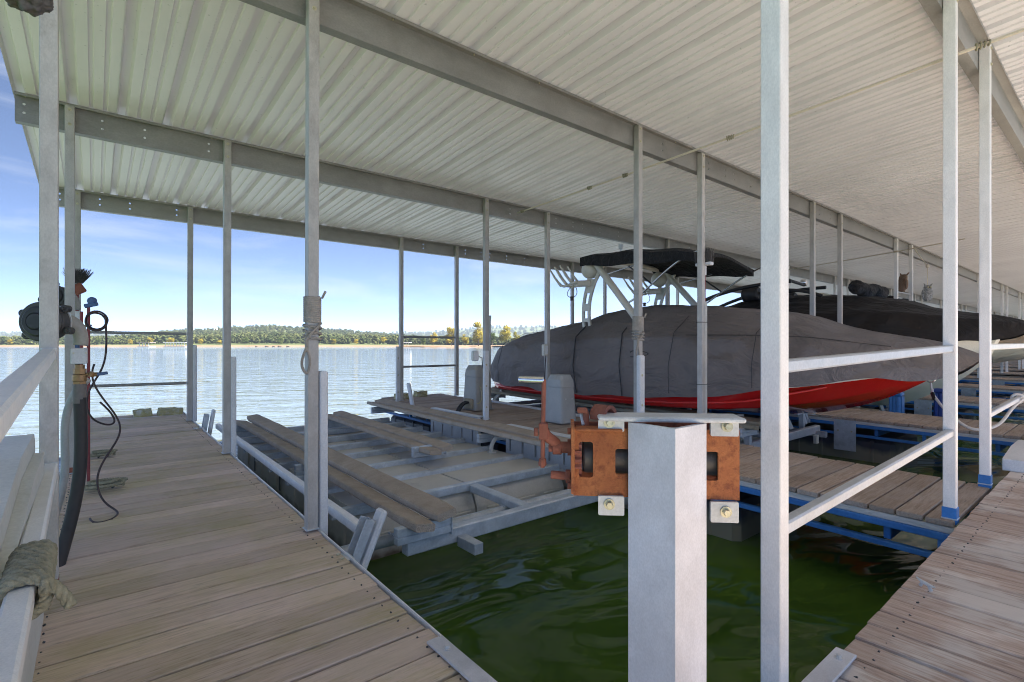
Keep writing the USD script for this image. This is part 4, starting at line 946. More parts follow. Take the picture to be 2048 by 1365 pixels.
def tower(t, cx, dz, mt, dark):
    for sd in (-1, 1):
        x = cx + sd * .86
        part(t, 'tower_arm', MB().tube([(x, 5.06, 2.31 + dz), (x, 4.97, 2.29 + dz), (x + sd * .01, 4.88, 2.22 + dz), (x + sd * .03, 4.5, 1.80 + dz), (x + sd * .06, 4.10, 1.36 + dz)], .048, 14), mt, True)
        # flat rear leg with windows, bowed towards the stern
        cl = np.array([(4.86, 2.20), (4.97, 1.98), (5.06, 1.72), (5.08, 1.50), (5.03, 1.20)]); wd = np.array([.14, .085, .075, .075, .085])
        cl = smoothpath(cl, 5); wd = np.interp(np.linspace(0, 1, len(cl)), np.linspace(0, 1, 5), wd)
        pg = sg.Polygon(np.vstack([cl - np.stack([wd, wd * 0], 1), (cl + np.stack([wd, wd * 0], 1))[::-1]]))
        for a, b in ((1, 4), (8, 11), (13, 15), (16, 18)):
            hole = sg.Polygon(np.vstack([cl[a:b + 1] - np.stack([wd[a:b + 1] * .45, wd[a:b + 1] * 0], 1), (cl[a:b + 1] + np.stack([wd[a:b + 1] * .45, wd[a:b + 1] * 0], 1))[::-1]]))
            pg = pg.difference(hole)
        part(t, 'tower_leg', MB().poly(pg, .03, (x - .015, 0, dz), (0, 1, 0), (0, 0, 1), (1, 0, 0)), mt)
        # ball speaker
        part(t, 'speaker', MB().ball((x + sd * -.02, 5.02, 2.15 + dz), .125, 3, (1.0, 1.05, 1.0)), mt, True)
        # board rack
        rk = part(t, 'board_rack', MB().beam((x, 5.0, 1.96 + dz), (x - .22, 5.10, 1.94 + dz), .09, .09, ch=.02), mt)
        for q in range(2):
            o = np.array([x - .10 - q * .16, 5.12, 1.95 + dz])
            m = MB().tube(smoothpath([o + [0, -.1, 0], o, o + [0, .16, -.03], o + [-.01, .24, .02]], 4), .018, 8)
            for w in range(3):
                b = o + [0, .0 + .11 * w, -.01 * w]
                m.tube([b, b + [-.03, .10, .13], b + [-.05, .19, .27]], [.020, .017, .012], 8)
            part(t, 'rack_prongs', m, mt, True)
        m = MB().tube(smoothpath([(x - .2, 5.2, 1.9 + dz), (x - .2, 5.25, 1.78 + dz), (x - .2, 5.13, 1.76 + dz), (x - .2, 5.1, 1.9 + dz)], 6), .005, 6); m.box(x - .215, x - .185, 5.16, 5.2, 1.71 + dz, 1.77 + dz, .004)
        part(rk, 'bungee', m, 'wire', True)
    part(t, 'tower_bar', MB().tube([(cx - .86, 5.02, 2.30 + dz), (cx, 5.02, 2.34 + dz), (cx + .86, 5.02, 2.30 + dz)], .04, 12), mt, True)
tower(red, 6.40, 0.0, 'cream_paint', False)
def bimini(t, cx, dz):
    # canopy: a closed slab with a crown and drooping edges
    nu, nv = 18, 14; V = []
    def top(u, v):
        xl, xr = cx - .95, cx + .90
        y = 5.12 + (3.18 - 5.12) * u + .30 * u * v; x = xl + (xr - xl) * v
        z = 2.385 - .20 * u + .06 * math.sin(math.pi * v) + .05 * math.sin(math.pi * u) + .010 * math.sin(u * 17 + v * 9)
        return np.array([x, y, z + dz])
    for lay in (0, 1):
        for i in range(nu + 1):
            for j in range(nv + 1):
                u, v = i / nu, j / nv
                q = top(u, v)
                edge = max(abs(2 * v - 1) ** 6, abs(2 * u - 1) ** 6)
                q[2] -= .05 * edge + (lay * (.035 + .13 * abs(2 * v - 1) ** 8 * (.45 + .55 * math.sin(math.pi * min(1, u * .9 + .15)))))
                V.append(q)
    n = (nv + 1); N = (nu + 1) * n; Fc = []
    for i in range(nu):
        for j in range(nv):
            a = i * n + j
            Fc += [(a, a + 1, a + n + 1), (a, a + n + 1, a + n), (N + a, N + a + n + 1, N + a + 1), (N + a, N + a + n, N + a + n + 1)]
    ring = [j for j in range(nv)] + [i * n + nv for i in range(nu)] + [nu * n + nv - j for j in range(nv)] + [(nu - i) * n for i in range(nu)]
    for k in range(len(ring)):
        a, b = ring[k], ring[(k + 1) % len(ring)]
        Fc += [(a, N + b, b), (a, N + a, N + b)]
    cn = part(t, 'bimini_canopy', (np.array(V), np.array(Fc)), 'canvas_black', 50)
    for sd in (-1, 1):
        x = cx + sd * .88
        part(t, 'bimini_bow', MB().tube(smoothpath([(x, 4.35, 1.62 + dz), (x, 3.75, 1.98 + dz), (x, 3.35, 2.17 + dz), (x * .97 + cx * .03, 3.22, 2.2 + dz)], 5), .014, 8), 'chrome', True)
        part(t, 'bimini_strut', MB().tube([(x, 3.95, 1.86 + dz), (x, 4.3, 2.12 + dz)], .012, 8), 'black_plastic', True)
        part(t, 'bimini_strut', MB().tube([(x, 4.75, 2.04 + dz), (x, 3.6, 2.22 + dz)], .009, 8), 'chrome', True)
    return cn
bimini(red, 6.40, 0.0)
m = MB().tube([(6.1, 4.9, 2.40), (6.1, 4.9, 2.52)], .012, 8); m.cyl((6.1, 4.9, 2.50), (6.1, 4.9, 2.58), .035, 14, ch=.01)
part(red, 'anchor_light', m, 'white_plastic', 40)
# dark tower of the cream boat
for sd in (-1, 1):
    x = 10.36 + sd * .8
    part(blk, 'tower_arm', MB().tube(smoothpath([(x, 6.3, 1.55), (x, 5.6, 1.95), (x, 4.7, 2.16), (x, 3.9, 2.2)], 6), .035, 10), 'black_plastic', True)
    part(blk, 'tower_arm', MB().tube(smoothpath([(x, 5.4, 1.75), (x, 4.7, 1.98), (x, 3.9, 2.04), (x, 3.4, 1.9)], 6), .03, 10), 'black_plastic', True)
    part(blk, 'speaker', MB().cyl((x, 4.75, 2.0), (x, 4.45, 2.02), .13, 18, ch=.02), 'black_plastic', 40)
    part(blk, 'tower_lamp', MB().cyl((x, 4.35, 2.33), (x, 4.25, 2.33), .07, 16, ch=.015), 'chrome', 40)
part(blk, 'tower_bar', MB().tube([(9.56, 4.3, 2.28), (10.36, 4.3, 2.33), (11.16, 4.3, 2.28)], .03, 10), 'black_plastic', True)
def rolled(cx, y, z, L, r, label, mt, name='rolled_canopy'):
    P = [(cx - L / 2 + L * k / 16, y + .02 * math.sin(k), z + .04 * math.sin(k * .9)) for k in range(17)]
    R = [r * (.35 if k in (0, 16) else .9 + .12 * math.sin(k * 2.1)) for k in range(17)]
    return P, R
P, R = rolled(10.3, 2.9, 1.98, 1.5, .12, '', ''); part(blk, 'rolled_canopy', MB().tube(P, R, 12), 'canvas_black', 50)
m = trimesh.creation.icosphere(2, 1); part(blk, 'seat_hump', MB().ball((10.9, 3.9, 1.95), .22, 2, (1.4, 1.0, .55)), 'cream_hull', True)
P, R = rolled(14.2, 3.4, 1.95, 1.8, .16, '', ''); part(tan, 'rolled_canopy', MB().tube(P, R, 12), 'canvas_black', 50)

# ================================================================== the rusty winch at the slip corner
VX, VY = .955, .622
cn_ = thing('corner_column', 'galvanised steel angle column at the slip corner carrying the rusty winch', 'column', (VX, VY, -.5))
LG = .125
pg = sg.Polygon([(0, 0), (LG, 0), (LG, .011), (.018, .011), (.011, .018), (.011, LG), (0, LG)]).buffer(-.002).buffer(.002, 3)
part(cn_, 'angle', MB().poly(pg, 1.40, (VX, VY, -.5), (1, 0, 0), (0, 1, 0), (0, 0, 1)), 'galv_column', 30)
ep1 = part(cn_, 'edge_plate', MB().box(.905, .968, .70, 1.585, .026, .036, .002), 'galv_column', label='flat bolted plate on the left dock edge')
ep2 = part(cn_, 'edge_plate', MB().box(1.02, 1.955, .590, .652, .042, .052, .002), 'galv_column', label='flat bolted plate on the walkway edge')
for q in ((.937, 1.50), (.940, 1.26), (.94, 1.0)): part(ep1, 'bolt', MB().hexbolt((*q, .036), (0, 0, 1), .008, .012), 'zinc_plate')
for q in ((1.89, .622), (1.5, .622)): part(ep2, 'bolt', MB().hexbolt((*q, .052), (0, 0, 1), .008, .012), 'zinc_plate')

UU = np.array([1, -1, 0]) / math.sqrt(2); VV = np.array([1, 1, 0]) / math.sqrt(2); WW = np.array([0, 0, 1.0])
O = np.array([VX + LG / 2, VY + LG / 2, 0.0])
wn = thing('hand_winch', 'rusty orange hand winch with a crank, bolted across the column', 'winch', (*O[:2], .8))
def L3(u, v, w): return O + UU * u + VV * v + WW * w
K = .001143
U = lambda px: (px - 1338) * K
Z = lambda py: 1.083 - (py - 689) * K
def wpoly(pg, depth, v0): return MB().poly(pg, depth, O + VV * v0, UU, WW, VV)
# galvanised flange on top and four bolted tabs
m = MB(); a = L3(0, .028, .0)
part(wn, 'top_flange', MB().beam(L3(U(1202), .03, Z(842)), L3(U(1488), .03, Z(842)), .085, .011, ch=.004), 'zinc_plate')
tabs = []
for x0, x1, y0, y1 in ((1202, 1254, 847, 869), (1424, 1478, 847, 875), (1202, 1254, 1001, 1040), (1424, 1478, 1006, 1047)):
    tabs.append(part(wn, 'tab', wpoly(sg.box(U(x0), Z(y1), U(x1), Z(y0)).buffer(-.003).buffer(.003, 3), .009, .004), 'zinc_plate'))
for k, (x, y) in enumerate(((1224, 851), (1455, 855), (1224, 1017), (1453, 1025))):
    part(tabs[k], 'bolt', MB().hexbolt(L3(U(x), .0035, Z(y)), -VV, .0082, .012), 'bolt')
# rusted frame plate with its windows
fr = sg.box(U(1152), Z(1004), U(1482), Z(864))
for x0, x1, y0, y1 in ((1163, 1192, 893, 966), (1237, 1270, 906, 958), (1400, 1441, 908, 966)):
    fr = fr.difference(sg.box(U(x0), Z(y1), U(x1), Z(y0)).buffer(-.006).buffer(.006, 4))
part(wn, 'frame_plate', wpoly(fr, .010, .0135), 'rust')
part(wn, 'frame_lip', MB().beam(L3(U(1156), .02, Z(866)), L3(U(1250), .02, Z(866)), .05, .006, ch=.002), 'rust')
bk = sg.box(U(1152), Z(1000), U(1482), Z(866)); bk = bk.difference(sg.box(U(1165), Z(975), U(1470), Z(890)))
part(wn, 'back_plate', wpoly(bk, .008, .125), 'rust_dark')
# side plate seen on its edge, drum, gear
sp = sg.box(.0, Z(1000), .13, Z(860)).buffer(-.008).buffer(.008, 4)
part(wn, 'side_plate', MB().poly(sp, .008, O + UU * (U(1156) - .01), VV, WW, UU), 'rust')
part(wn, 'side_plate', MB().poly(affinity.translate(sp, .025), .006, O + UU * U(1472), VV, WW, UU), 'rust')
ax = .07; zd = Z(932)
part(wn, 'drum', MB().cyl(L3(U(1172), ax, zd), L3(U(1470), ax, zd), .040, 24, ch=.004), 'iron_dark', 40)
teeth = []
for i in range(64):
    r_ = .050 if (i % 4) < 2 else .043
    a = i * 2 * math.pi / 64; teeth.append((r_ * math.cos(a), r_ * math.sin(a)))
part(wn, 'gear', MB().poly(sg.Polygon(teeth), .016, O + UU * U(1155) + VV * .055 + WW * Z(928), VV, WW, UU), 'rust_dark')
for y, r_ in ((873, .008), (988, .008)): part(wn, 'bolt', MB().hexbolt(L3(U(1150), .03, Z(y)), -UU, r_, .012, False), 'rust_dark')
# crank
part(wn, 'shaft', MB().cyl(L3(U(1150), .055, Z(912)), L3(U(1122), .055, Z(912)), .014, 16, ch=.002).cyl(L3(U(1140), .055, Z(912)), L3(U(1147), .055, Z(912)), .02, 16), 'rust_dark', 40)
part(wn, 'stub', MB().cyl(L3(U(1148), .05, Z(973)), L3(U(1104), .05, Z(970)), .010, 14, ch=.002).hexbolt(L3(U(1146), .05, Z(973)), -UU, .017, .012, False), 'rust_dark', 40)
m = MB().cyl(L3(U(1128), .055, Z(914)), L3(U(1108), .055, Z(914)), .016, 16, ch=.002)
m.tube(smoothpath([L3(U(1116), .055, Z(905)), L3(U(1108), .05, Z(897)), L3(U(1097), .045, Z(888)), L3(U(1090), .04, Z(872))], 5), [.013] * 16, 10)
m.hexbolt(L3(U(1108), .055, Z(914)), -UU, .010, .010, False)
part(wn, 'crank_arm', m, 'rust_dark', 40)
part(wn, 'crank_clamp', MB().beam(L3(U(1089), .035, Z(858)), L3(U(1089), .035, Z(892)), .022, .022, up=VV, ch=.002).hexbolt(L3(U(1078), .035, Z(877)), -UU, .011, .010, False), 'rust_dark')
part(wn, 'crank_rod', MB().cyl(L3(U(1090), .035, Z(766)), L3(U(1087), .035, Z(952)), .0055, 10).hexbolt(L3(U(1087), .035, Z(948)), WW, .010, .010, False).hexbolt(L3(U(1087), .035, Z(940)), WW, .009, .008, False), 'rust_dark', 40)
part(wn, 'crank_handle', MB().cyl(L3(U(1036), .035, Z(767)), L3(U(1090), .035, Z(768)), .0085, 18, ch=.002), 'chrome', 40)
# pawl, ring and button on top
part(wn, 'pawl', MB().beam(L3(U(1160), .05, Z(832)), L3(U(1182), .05, Z(832)), .03, .012, ch=.003).beam(L3(U(1179), .05, Z(834)), L3(U(1179), .05, Z(866)), .012, .014, ch=.003), 'rust_dark')
part(wn, 'pawl_pin', MB().cyl(L3(U(1169), .06, Z(840)), L3(U(1173), .045, Z(862)), .004, 8), 'zinc_plate', 40)
ring_ = sg.Point(0, 0).buffer(.026, 16).difference(sg.Point(0, 0).buffer(.017, 16)).intersection(sg.box(-.05, -.008, .05, .05))
RA = (UU - VV * .9); RA = RA / np.linalg.norm(RA); RB = np.cross(WW, RA)
part(wn, 'ring', MB().poly(ring_, .042, L3(U(1202), .07, Z(843)), RB, WW, RA).poly(sg.box(.016, -.03, .028, -.0085), .042, L3(U(1202), .07, Z(843)), RB, WW, RA), 'rust_dark', 30)

# ================================================================== left dock: blowers, hoses, brush
def blower(x, y, z, k, label):
    t = thing('air_blower', label, 'blower', (x, y, z - .3))
    c = np.array([x - .058, y, z]); d = np.array([-.55, -.83, 0]); d /= np.linalg.norm(d)
    s = np.array([d[1], -d[0], 0])
    hs = part(t, 'housing', MB().cyl(c - d * .03, c + d * .03, .104 * k, 28, ch=.012).cyl(c + d * .0302, c + d * .0505, .112 * k, 28, ch=.006), 'iron_dark', 40)
    part(t, 'cap', MB().cyl(c + d * .051, c + d * .066, .086 * k, 28, ch=.008).cyl(c + d * .0662, c + d * .078, .05 * k, 24, ch=.008), 'black_plastic', 40)
    part(t, 'rear_shell', MB().cyl(c - d * .031, c - d * .09, .10 * k, 24, r1=.07 * k), 'zinc_plate', 40)
    for i in range(6):
        a = i * math.pi / 3 + .4; o = c + (s * math.cos(a) + np.array([0, 0, math.sin(a)])) * .128 * k
        part(hs, 'lug', MB().cyl(o - d * .012, o + d * .022, .021 * k, 12, ch=.003).hexbolt(o + d * .022, d, .007, .008, False), 'iron_dark', 40)
    e = c + np.array([.085, .03, -.005]) * k
    part(t, 'elbow', MB().tube(smoothpath([e + [-.03, 0, .015], e + [.03 * k, .0, .0], e + [.055 * k, 0, -.05 * k], e + [.058 * k, 0, -.13 * k]], 5), [.036 * k] * 16, 14), 'tan_plastic', True)
    b = e + [.055 * k, 0, -.135 * k]
    bx = part(t, 'junction_box', MB().box(b[0] - .042 * k, b[0] + .036 * k, b[1] - .03, b[1] + .04, b[2] - .105 * k, b[2] - .01 * k, .004), 'zinc_plate')
    for i in (-1, 1): part(bx, 'screw', MB().hexbolt((b[0] + i * .028 * k, b[1] - .03, b[2] - .04 * k), (0, -1, 0), .004, .004, False), 'bolt')
    q = b + [0, 0, -.11 * k]
    part(t, 'coupling', MB().cyl(q, q - [0, 0, .02], .024 * k, 16).cyl(q - [0, 0, .02], q - [0, 0, .055 * k], .032 * k, 8).cyl(q - [0, 0, .056 * k], q - [0, 0, .10 * k], .036 * k, 16, ch=.004).cyl(q - [0, 0, .10 * k], q - [0, 0, .12 * k], .034 * k, 6), 'brass', 40)
    part(t, 'valve', MB().cyl(q + [.03 * k, -.01, -.06 * k], q + [.085 * k, -.02, -.06 * k], .012 * k, 12).cyl(q + [.05 * k, -.016, -.072 * k], q + [.06 * k, -.018, -.045 * k], .016 * k, 10), 'brass', 40)
    part(t, 'valve_handle', MB().beam(q + [.08 * k, -.02, -.06 * k], q + [.13 * k, -.03, -.052 * k], .018, .016, ch=.003), 'blue_handle')
    return q - [0, 0, .12 * k]
q1 = blower(-.112, 3.26, 1.185, .82, 'large round black air blower with elbow pipe, behind the broad near post')
q2 = blower(-.175, 5.75, 1.485, .80, 'smaller looking round black air blower behind the second thin post, farther out')
hz = thing('air_hose', 'thick black air hose hanging from the brass valve of the near blower', 'hose', q1)
part(hz, 'sleeve', MB().cyl(q1 + [0, 0, .004], q1 - [0, 0, .09], .028, 14), 'sleeve_grey', 40)
part(hz, 'hose', MB().tube(smoothpath([q1 - [0, 0, .02], q1 + [.004, -.005, -.2], q1 + [.0, -.02, -.42], q1 + [-.035, -.05, -.66], q1 + [-.09, -.1, -.9], q1 + [-.13, -.2, -1.25]], 8), .027, 14), 'rubber_hose', True)
hz = thing('air_hose', 'blue sleeved hose dropping from the farther blower', 'hose', q2)
part(hz, 'sleeve', MB().cyl(q2 + [0, 0, .004], q2 - [0, 0, .16], .030, 14), 'blue_handle', 40)
part(hz, 'hose', MB().tube(smoothpath([q2 - [0, 0, .1], q2 + [.0, 0, -.5], q2 + [-.02, -.02, -1.0], q2 + [-.05, -.05, -1.35]], 8), .026, 12), 'rubber_hose', True)
P = [q1 + [.03, .12, .02], q1 + [-.06, .16, -.22], q1 + [-.06, .12, -.45], q1 + [-.09, .05, -.62], q1 + [-.13, 0, -.78]]
solo('grey_hose', MB().tube(smoothpath(P, 8), .017, 10), 'grey_plastic', 'thin grey hose bowing behind the thick black hose', 'hose', True)
for i, (dx, c, lb) in enumerate(((.075, 'red_rubber', 'thin dark red pipe standing by the blowers, left of its pair'), (.115, 'red_rubber', 'thin dark red pipe with a blue tap, right of its pair'))):
    t = thing('water_pipe', lb, 'pipe', (-.148 + dx, 4.9, .1))
    x = -.148 + dx
    part(t, 'pipe', MB().cyl((x, 4.9, .07), (x, 4.9, 1.32 + i * .05), .010, 10), c, 40)
    if i: part(t, 'tap', MB().cyl((x - .02, 4.9, 1.36), (x + .05, 4.87, 1.38), .016, 10).ball((x + .02, 4.89, 1.40), .03, 2), 'blue_handle', 40)
P = []
base = np.array([-.02, 4.55, 1.30])
for k in range(40):
    a = k * .33; P.append(base + [.03 + .062 * math.cos(a) * (1 - k * .004) + .006 * math.sin(k * .21), .02 * math.sin(k * .7), -.06 + .062 * math.sin(a) + .008 * math.sin(k * .17)])
P += [base + [.08, 0, -.30], base + [-.01, 0, -.55], base + [.02, .0, -.74], base + [.09, 0, -.78], base + [.05, 0, -.62]]
solo('cable', MB().tube(smoothpath(P, 3), .0065, 7), 'wire', 'dark red cable coiled in loops by the blowers, against the lake', 'cable', True)
P = [(.0, 4.3, .95), (.03, 4.3, .75), (.13, 4.2, .52), (.02, 4.1, .28), (.06, 4.0, .10), (.11, 3.9, .06), (.05, 3.8, .05), (-.02, 3.9, .055)]
solo('cable', MB().tube(smoothpath(P, 10), .006, 7), 'wire', 'dark cable trailing down onto the left dock planks', 'cable', True)
t = thing('scrub_brush', 'upturned brush with dark bristles on a reddish handle, left of the sky', 'brush', (-.1, 6.9, 1.3))
b = np.array([-.13, 6.6, 1.62])
part(t, 'handle', MB().cyl(b - [0, 0, 1.2], b, .014, 10), 'red_rubber', 40)
hd = part(t, 'head', MB().beam(b - [.03, 0, .02], b + [.05, 0, .03], .05, .10, ch=.01), 'rust_dark')
m = MB()
for i in range(260):
    o = b + np.array([rnd.uniform(-.05, .04), rnd.uniform(-.02, .02), .06]); d = np.array([(o[0] - b[0]) * 1.5 + rnd.uniform(-.02, .06), rnd.uniform(-.03, .03), .16 + rnd.uniform(-.04, .03)])
    m.tube([o, o + d * .8], [.0022, .0012], 4)
part(hd, 'bristles', m, 'bristle', kind='stuff')
# cleats with old rope
def cleat(x, y, z, ang, label, mt='zinc_plate', rope=None, k=1.0):
    t = thing('dock_cleat', label, 'cleat', (x, y, z))
    d = np.array([math.cos(ang), math.sin(ang), 0])
    c = np.array([x, y, z])
    m = MB().tube(smoothpath([c + d * -.075 * k + [0, 0, .040 * k], c + d * -.04 * k + [0, 0, .034 * k], c + [0, 0, .033 * k], c + d * .04 * k + [0, 0, .034 * k], c + d * .075 * k + [0, 0, .042 * k]], 4), np.interp(np.linspace(-1, 1, 17), [-1, -.5, 0, .5, 1], [.005, .010, .012, .010, .005]) * k, 10)
    part(t, 'horn', m, mt, True)
    m = MB()
    for s in (-1, 1): m.tube([c + d * s * .045 * k, c + d * s * .022 * k + [0, 0, .032 * k]], [.011 * k, .008 * k], 8)
    part(t, 'foot', m, mt, True)
    if rope:
        P = []
        for i in range(60):
            a = i * .42; P.append(c + [(.10 + .02 * math.sin(i * .31)) * math.cos(a) * k, (.05 + .02 * math.cos(i * .23)) * math.sin(a) * k, .012 + i * .0008])
        t2 = solo('rope_scrap', MB().rope(P, .010 * k), 'rope_old', rope, 'rope', True)
cleat(2.72, .57, .05, .9, 'small grey cleat on the worn walkway edge', 'zinc_plate', k=.62)
cleat(.06, 4.55, .075, .2, 'cleat on the left dock under a scrap of old rope, nearer one', 'iron_dark', 'tangled old rope scrap on the left dock, nearer one')
cleat(.06, 5.75, .09, .1, 'cleat on the left dock under a scrap of old rope, farther one', 'iron_dark', 'tangled old rope scrap on the left dock, farther one', k=.8)
# ropes on posts and rails
def wrapped(x, y, z0, z1, turns, r, mt, label, loop, half=S):
    t = thing('post_rope', label, 'rope', (x, y, z0))
    part(t, 'winding', MB().tube(helix((x, y), half, z1, z0 + (z1 - z0) * .42, turns, r), r * .92, 8), mt, True)
    part(t, 'winding', MB().tube(helix((x, y), half + r * .5, z0 + (z1 - z0) * .40, z0, 3.2, r, jit=.004), r, 8), mt, True)
    k = half + r * 1.3
    part(t, 'knot', MB().tube(smoothpath([(x + k, y - k * .6, z0 + (z1 - z0) * .4), (x + k * .3, y - k * 1.15, z0 + (z1 - z0) * .3), (x - k * .7, y - k * 1.1, z0 + (z1 - z0) * .12), (x - k * 1.1, y - k * .6, z0 + .0)], 6), r, 8), mt, True)
    a = np.array([x - k * 1.05, y - k * .7, z0 + .02])
    part(t, 'loop', MB().tube(smoothpath([a, a + [-.014, 0, -loop * .5], a + [-.012, 0, -loop * .93], a + [.002, 0, -loop], a + [.014, 0, -loop * .9], a + [.008, 0, -loop * .4], a + [.012, 0, .03]], 6), r, 8), mt, True)
    part(t, 'tail', MB().tube(smoothpath([(x + k, y - k, z1 - .01), (x + k * 1.5, y - k, z1 + .03)], 4), r * .9, 8), mt, True)
wrapped(LX[1] + .006, RY[1], 1.10, 1.345, 13, .0075, 'rope_grey', 'greyish rope wound in a coil round the near post of the left dock', .20)
wrapped(LX[2], RY[1], 1.11, 1.335, 12, .0085, 'rope_grey', 'tan rope wound round the thin post before the grey boat cover', .18)
t = thing('rail_rope', 'thick olive grey rope coiled tightly round the lower left rail', 'rope', (-.12, 1.56, .55))
P = []
for i in range(20 * 8 + 1):
    a = 2 * math.pi * i / 20; y = 1.715 - i / 160 * .205
    k = .0325 / max(abs(math.cos(a)), abs(math.sin(a))) ** .7
    P.append((-.115 + k * math.cos(a), y + .004 * math.sin(i * .37), .553 + k * math.sin(a)))
part(t, 'winding', MB().rope(P, .0125), 'rope_old', True)
P = []
for i in range(20 * 2 + 1):
    a = -2 * math.pi * i / 20; k = .036 / max(abs(math.cos(a)), abs(math.sin(a))) ** .6
    P.append((-.115 + k * math.cos(a), 1.492 - .020 * i / 20 + .014 * math.sin(a + .5), .553 + k * math.sin(a)))
part(t, 'winding', MB().rope(P, .0122), 'rope_old', True)
part(t, 'tail', MB().rope(smoothpath([(-.085, 1.46, .585), (-.068, 1.465, .565), (-.052, 1.468, .54), (-.04, 1.465, .512)], 5), .0120), 'rope_old', True)
# pale moulded fender beyond the rail
t = thing('corner_fender', 'big pale moulded plastic fender standing beyond the lower left rail', 'fender', (-.30, 2.2, -.1))
pg = sg.Polygon([(1.1, -.35), (2.70, -.35), (2.74, .70), (2.70, .735), (2.25, .72), (1.1, .52)]).buffer(-.03).buffer(.03, 4)
part(t, 'shell', MB().poly(pg, .15, (-.33, 0, 0), (0, 1, 0), (0, 0, 1), (1, 0, 0)), 'fender_plastic', 35)
part(t, 'rib', MB().poly(pg.buffer(-.07), .030, (-.1795, 0, 0), (0, 1, 0), (0, 0, 1), (1, 0, 0)), 'fender_plastic', 35)
part(t, 'clip', MB().box(-.149, -.135, 2.45, 2.53, .44, .48, .004), 'zinc_plate')
# foam pieces at the lake ends
for x, y, z, sx, lb in ((.50, 8.42, .13, .10, 'mossy broken foam block at the lake end of the left dock, left one'), (.80, 8.36, .13, .14, 'mossy broken foam block beside the farthest white bumper'), (4.02, 7.85, .175, .12, 'mossy foam block on the lake end of the first finger dock'), (4.45, 8.0, .18, .10, 'mossy foam block between the finger dock end posts')):
    m = trimesh.creation.box((2 * sx, .14, .09)).subdivide().subdivide().subdivide()
    m.vertices = m.vertices + (meshkit.fbm(m.vertices * 11 + x * 7, 3, 2)[:, None] - .5) * .06 + [x, y, z + .03]
    solo('foam_block', m, 'foam_yellow', lb, 'foam block', 30)

# ================================================================== first finger dock: housings, lights, pipe
def housing(x, y, w, d, h, mt, label, seed):
    z = deck(x, y)
    t = thing('lift_motor_housing', label, 'motor housing', (x, y, z), 'plastic lift motor housings')
    def slab(w0, d0, w1, d1, z0, z1, rr):
        a = np.array(sg.box(-w0 / 2, -d0 / 2, w0 / 2, d0 / 2).buffer(-rr).buffer(rr, 4).exterior.coords)[:-1]
        b = np.array(sg.box(-w1 / 2, -d1 / 2, w1 / 2, d1 / 2).buffer(-rr).buffer(rr, 4).exterior.coords)[:-1]
        n = len(a); V = np.vstack([np.c_[a, np.full(n, z0)], np.c_[b, np.full(n, z1)], [[0, 0, z0]], [[0, 0, z1]]]); Fc = []
        for j in range(n):
            k = (j + 1) % n; Fc += [(j, k, n + k), (j, n + k, n + j), (2 * n, k, j), (2 * n + 1, n + j, n + k)]
        return V + [x, y, z], Fc
    bd = part(t, 'body', MB().add(*slab(w, d, w * .86, d * .86, .012, h * .74, .04)), mt, 35)
    m = MB().add(*slab(w * .89, d * .89, w * .83, d * .83, h * .745, h * .90, .04)).add(*slab(w * .83, d * .83, w * .66, d * .70, h * .901, h, .05))
    part(t, 'lid', m, mt, 35)
    part(t, 'foot_flange', MB().box(x - w * .56, x + w * .56, y - d * .56, y + d * .56, z + .002, z + .011, .002), mt)
    for i in (-1, 1): part(bd, 'screw', MB().hexbolt((x + i * w * .2, y - d * .462, z + h * .5), (0, -1, 0), .007, .006), 'zinc_plate')
    if seed == 1:
        part(t, 'hose_port', MB().box(x - w * .62, x - w * .44, y - .11, y + .09, z + .013, z + .16, .02), 'carpet_tan')
        for o in (0, .05):
            part(t, 'cable', MB().tube(smoothpath([(x - w * .5, y - .03 + o, z + .10), (x - w * .85, y - .05 + o, z + .10), (x - w * 1.15, y - .06 + o, z + .02), (x - w * 1.3, y - .06 + o, z - .2)], 6), .019, 8), 'rubber_hose', True)
        part(t, 'wire', MB().tube(smoothpath([(x - w * .25, y - d * .45, z + h * .55), (x - w * .22, y - d * .55, z + h * .35), (x - w * .35, y - d * .6, z + h * .2), (x - w * .5, y - d * .55, z + h * .16)], 6), .005, 6), 'foam_yellow', True)
housing(4.30, 6.06, .30, .36, .63, 'tan_plastic', 'brownish plastic motor housing behind the flood light post', 1)
housing(4.46, 4.52, .27, .32, .58, 'grey_plastic', 'grey plastic motor housing standing before the boat cover', 2)
q = pix(951, 712, 6.40)
t = thing('flood_light', 'small white flood light clamped beside the bumper over the lake', 'flood light', q)
part(t, 'body', MB().box(q[0] - .045, q[0] + .035, q[1] - .03, q[1] + .03, q[2] - .065, q[2] + .065, .012), 'white_plastic')
part(t, 'lens', MB().box(q[0] - .051, q[0] - .046, q[1] - .022, q[1] + .022, q[2] - .055, q[2] + .055, .002), 'cream_hull')
part(t, 'bracket', MB().tube([q + [.03, 0, 0], q + [.10, .0, -.03], q + [.11, 0, -.16]], .006, 6), 'iron_dark')
q = np.array([LX[3] - .055, RY[2] - .02, 1.0])
t = thing('outlet_box', 'small white outlet box on the thin post before the boat cover', 'outlet box', q)
part(t, 'box', MB().box(q[0] - .05, q[0] + .024, q[1] - .035, q[1] + .03, q[2] - .08, q[2] + .08, .01), 'cream_paint')
part(t, 'cover_flap', MB().box(q[0] - .035, q[0] + .01, q[1] - .046, q[1] - .036, q[2] - .06, q[2] + .06, .006), 'white_plastic')
part(t, 'cord', MB().tube(smoothpath([q + [-.01, -.02, -.08], q + [-.02, -.02, -.2], q + [-.04, -.02, -.45], q + [-.06, 0, -.62]], 6), .007, 7), 'wire', True)
q = np.array([4.93, 6.62, deck(5, 6.6)])
t = thing('tall_pipe', 'tall tan plastic pipe standing at the stern of the covered boat', 'pipe', q)
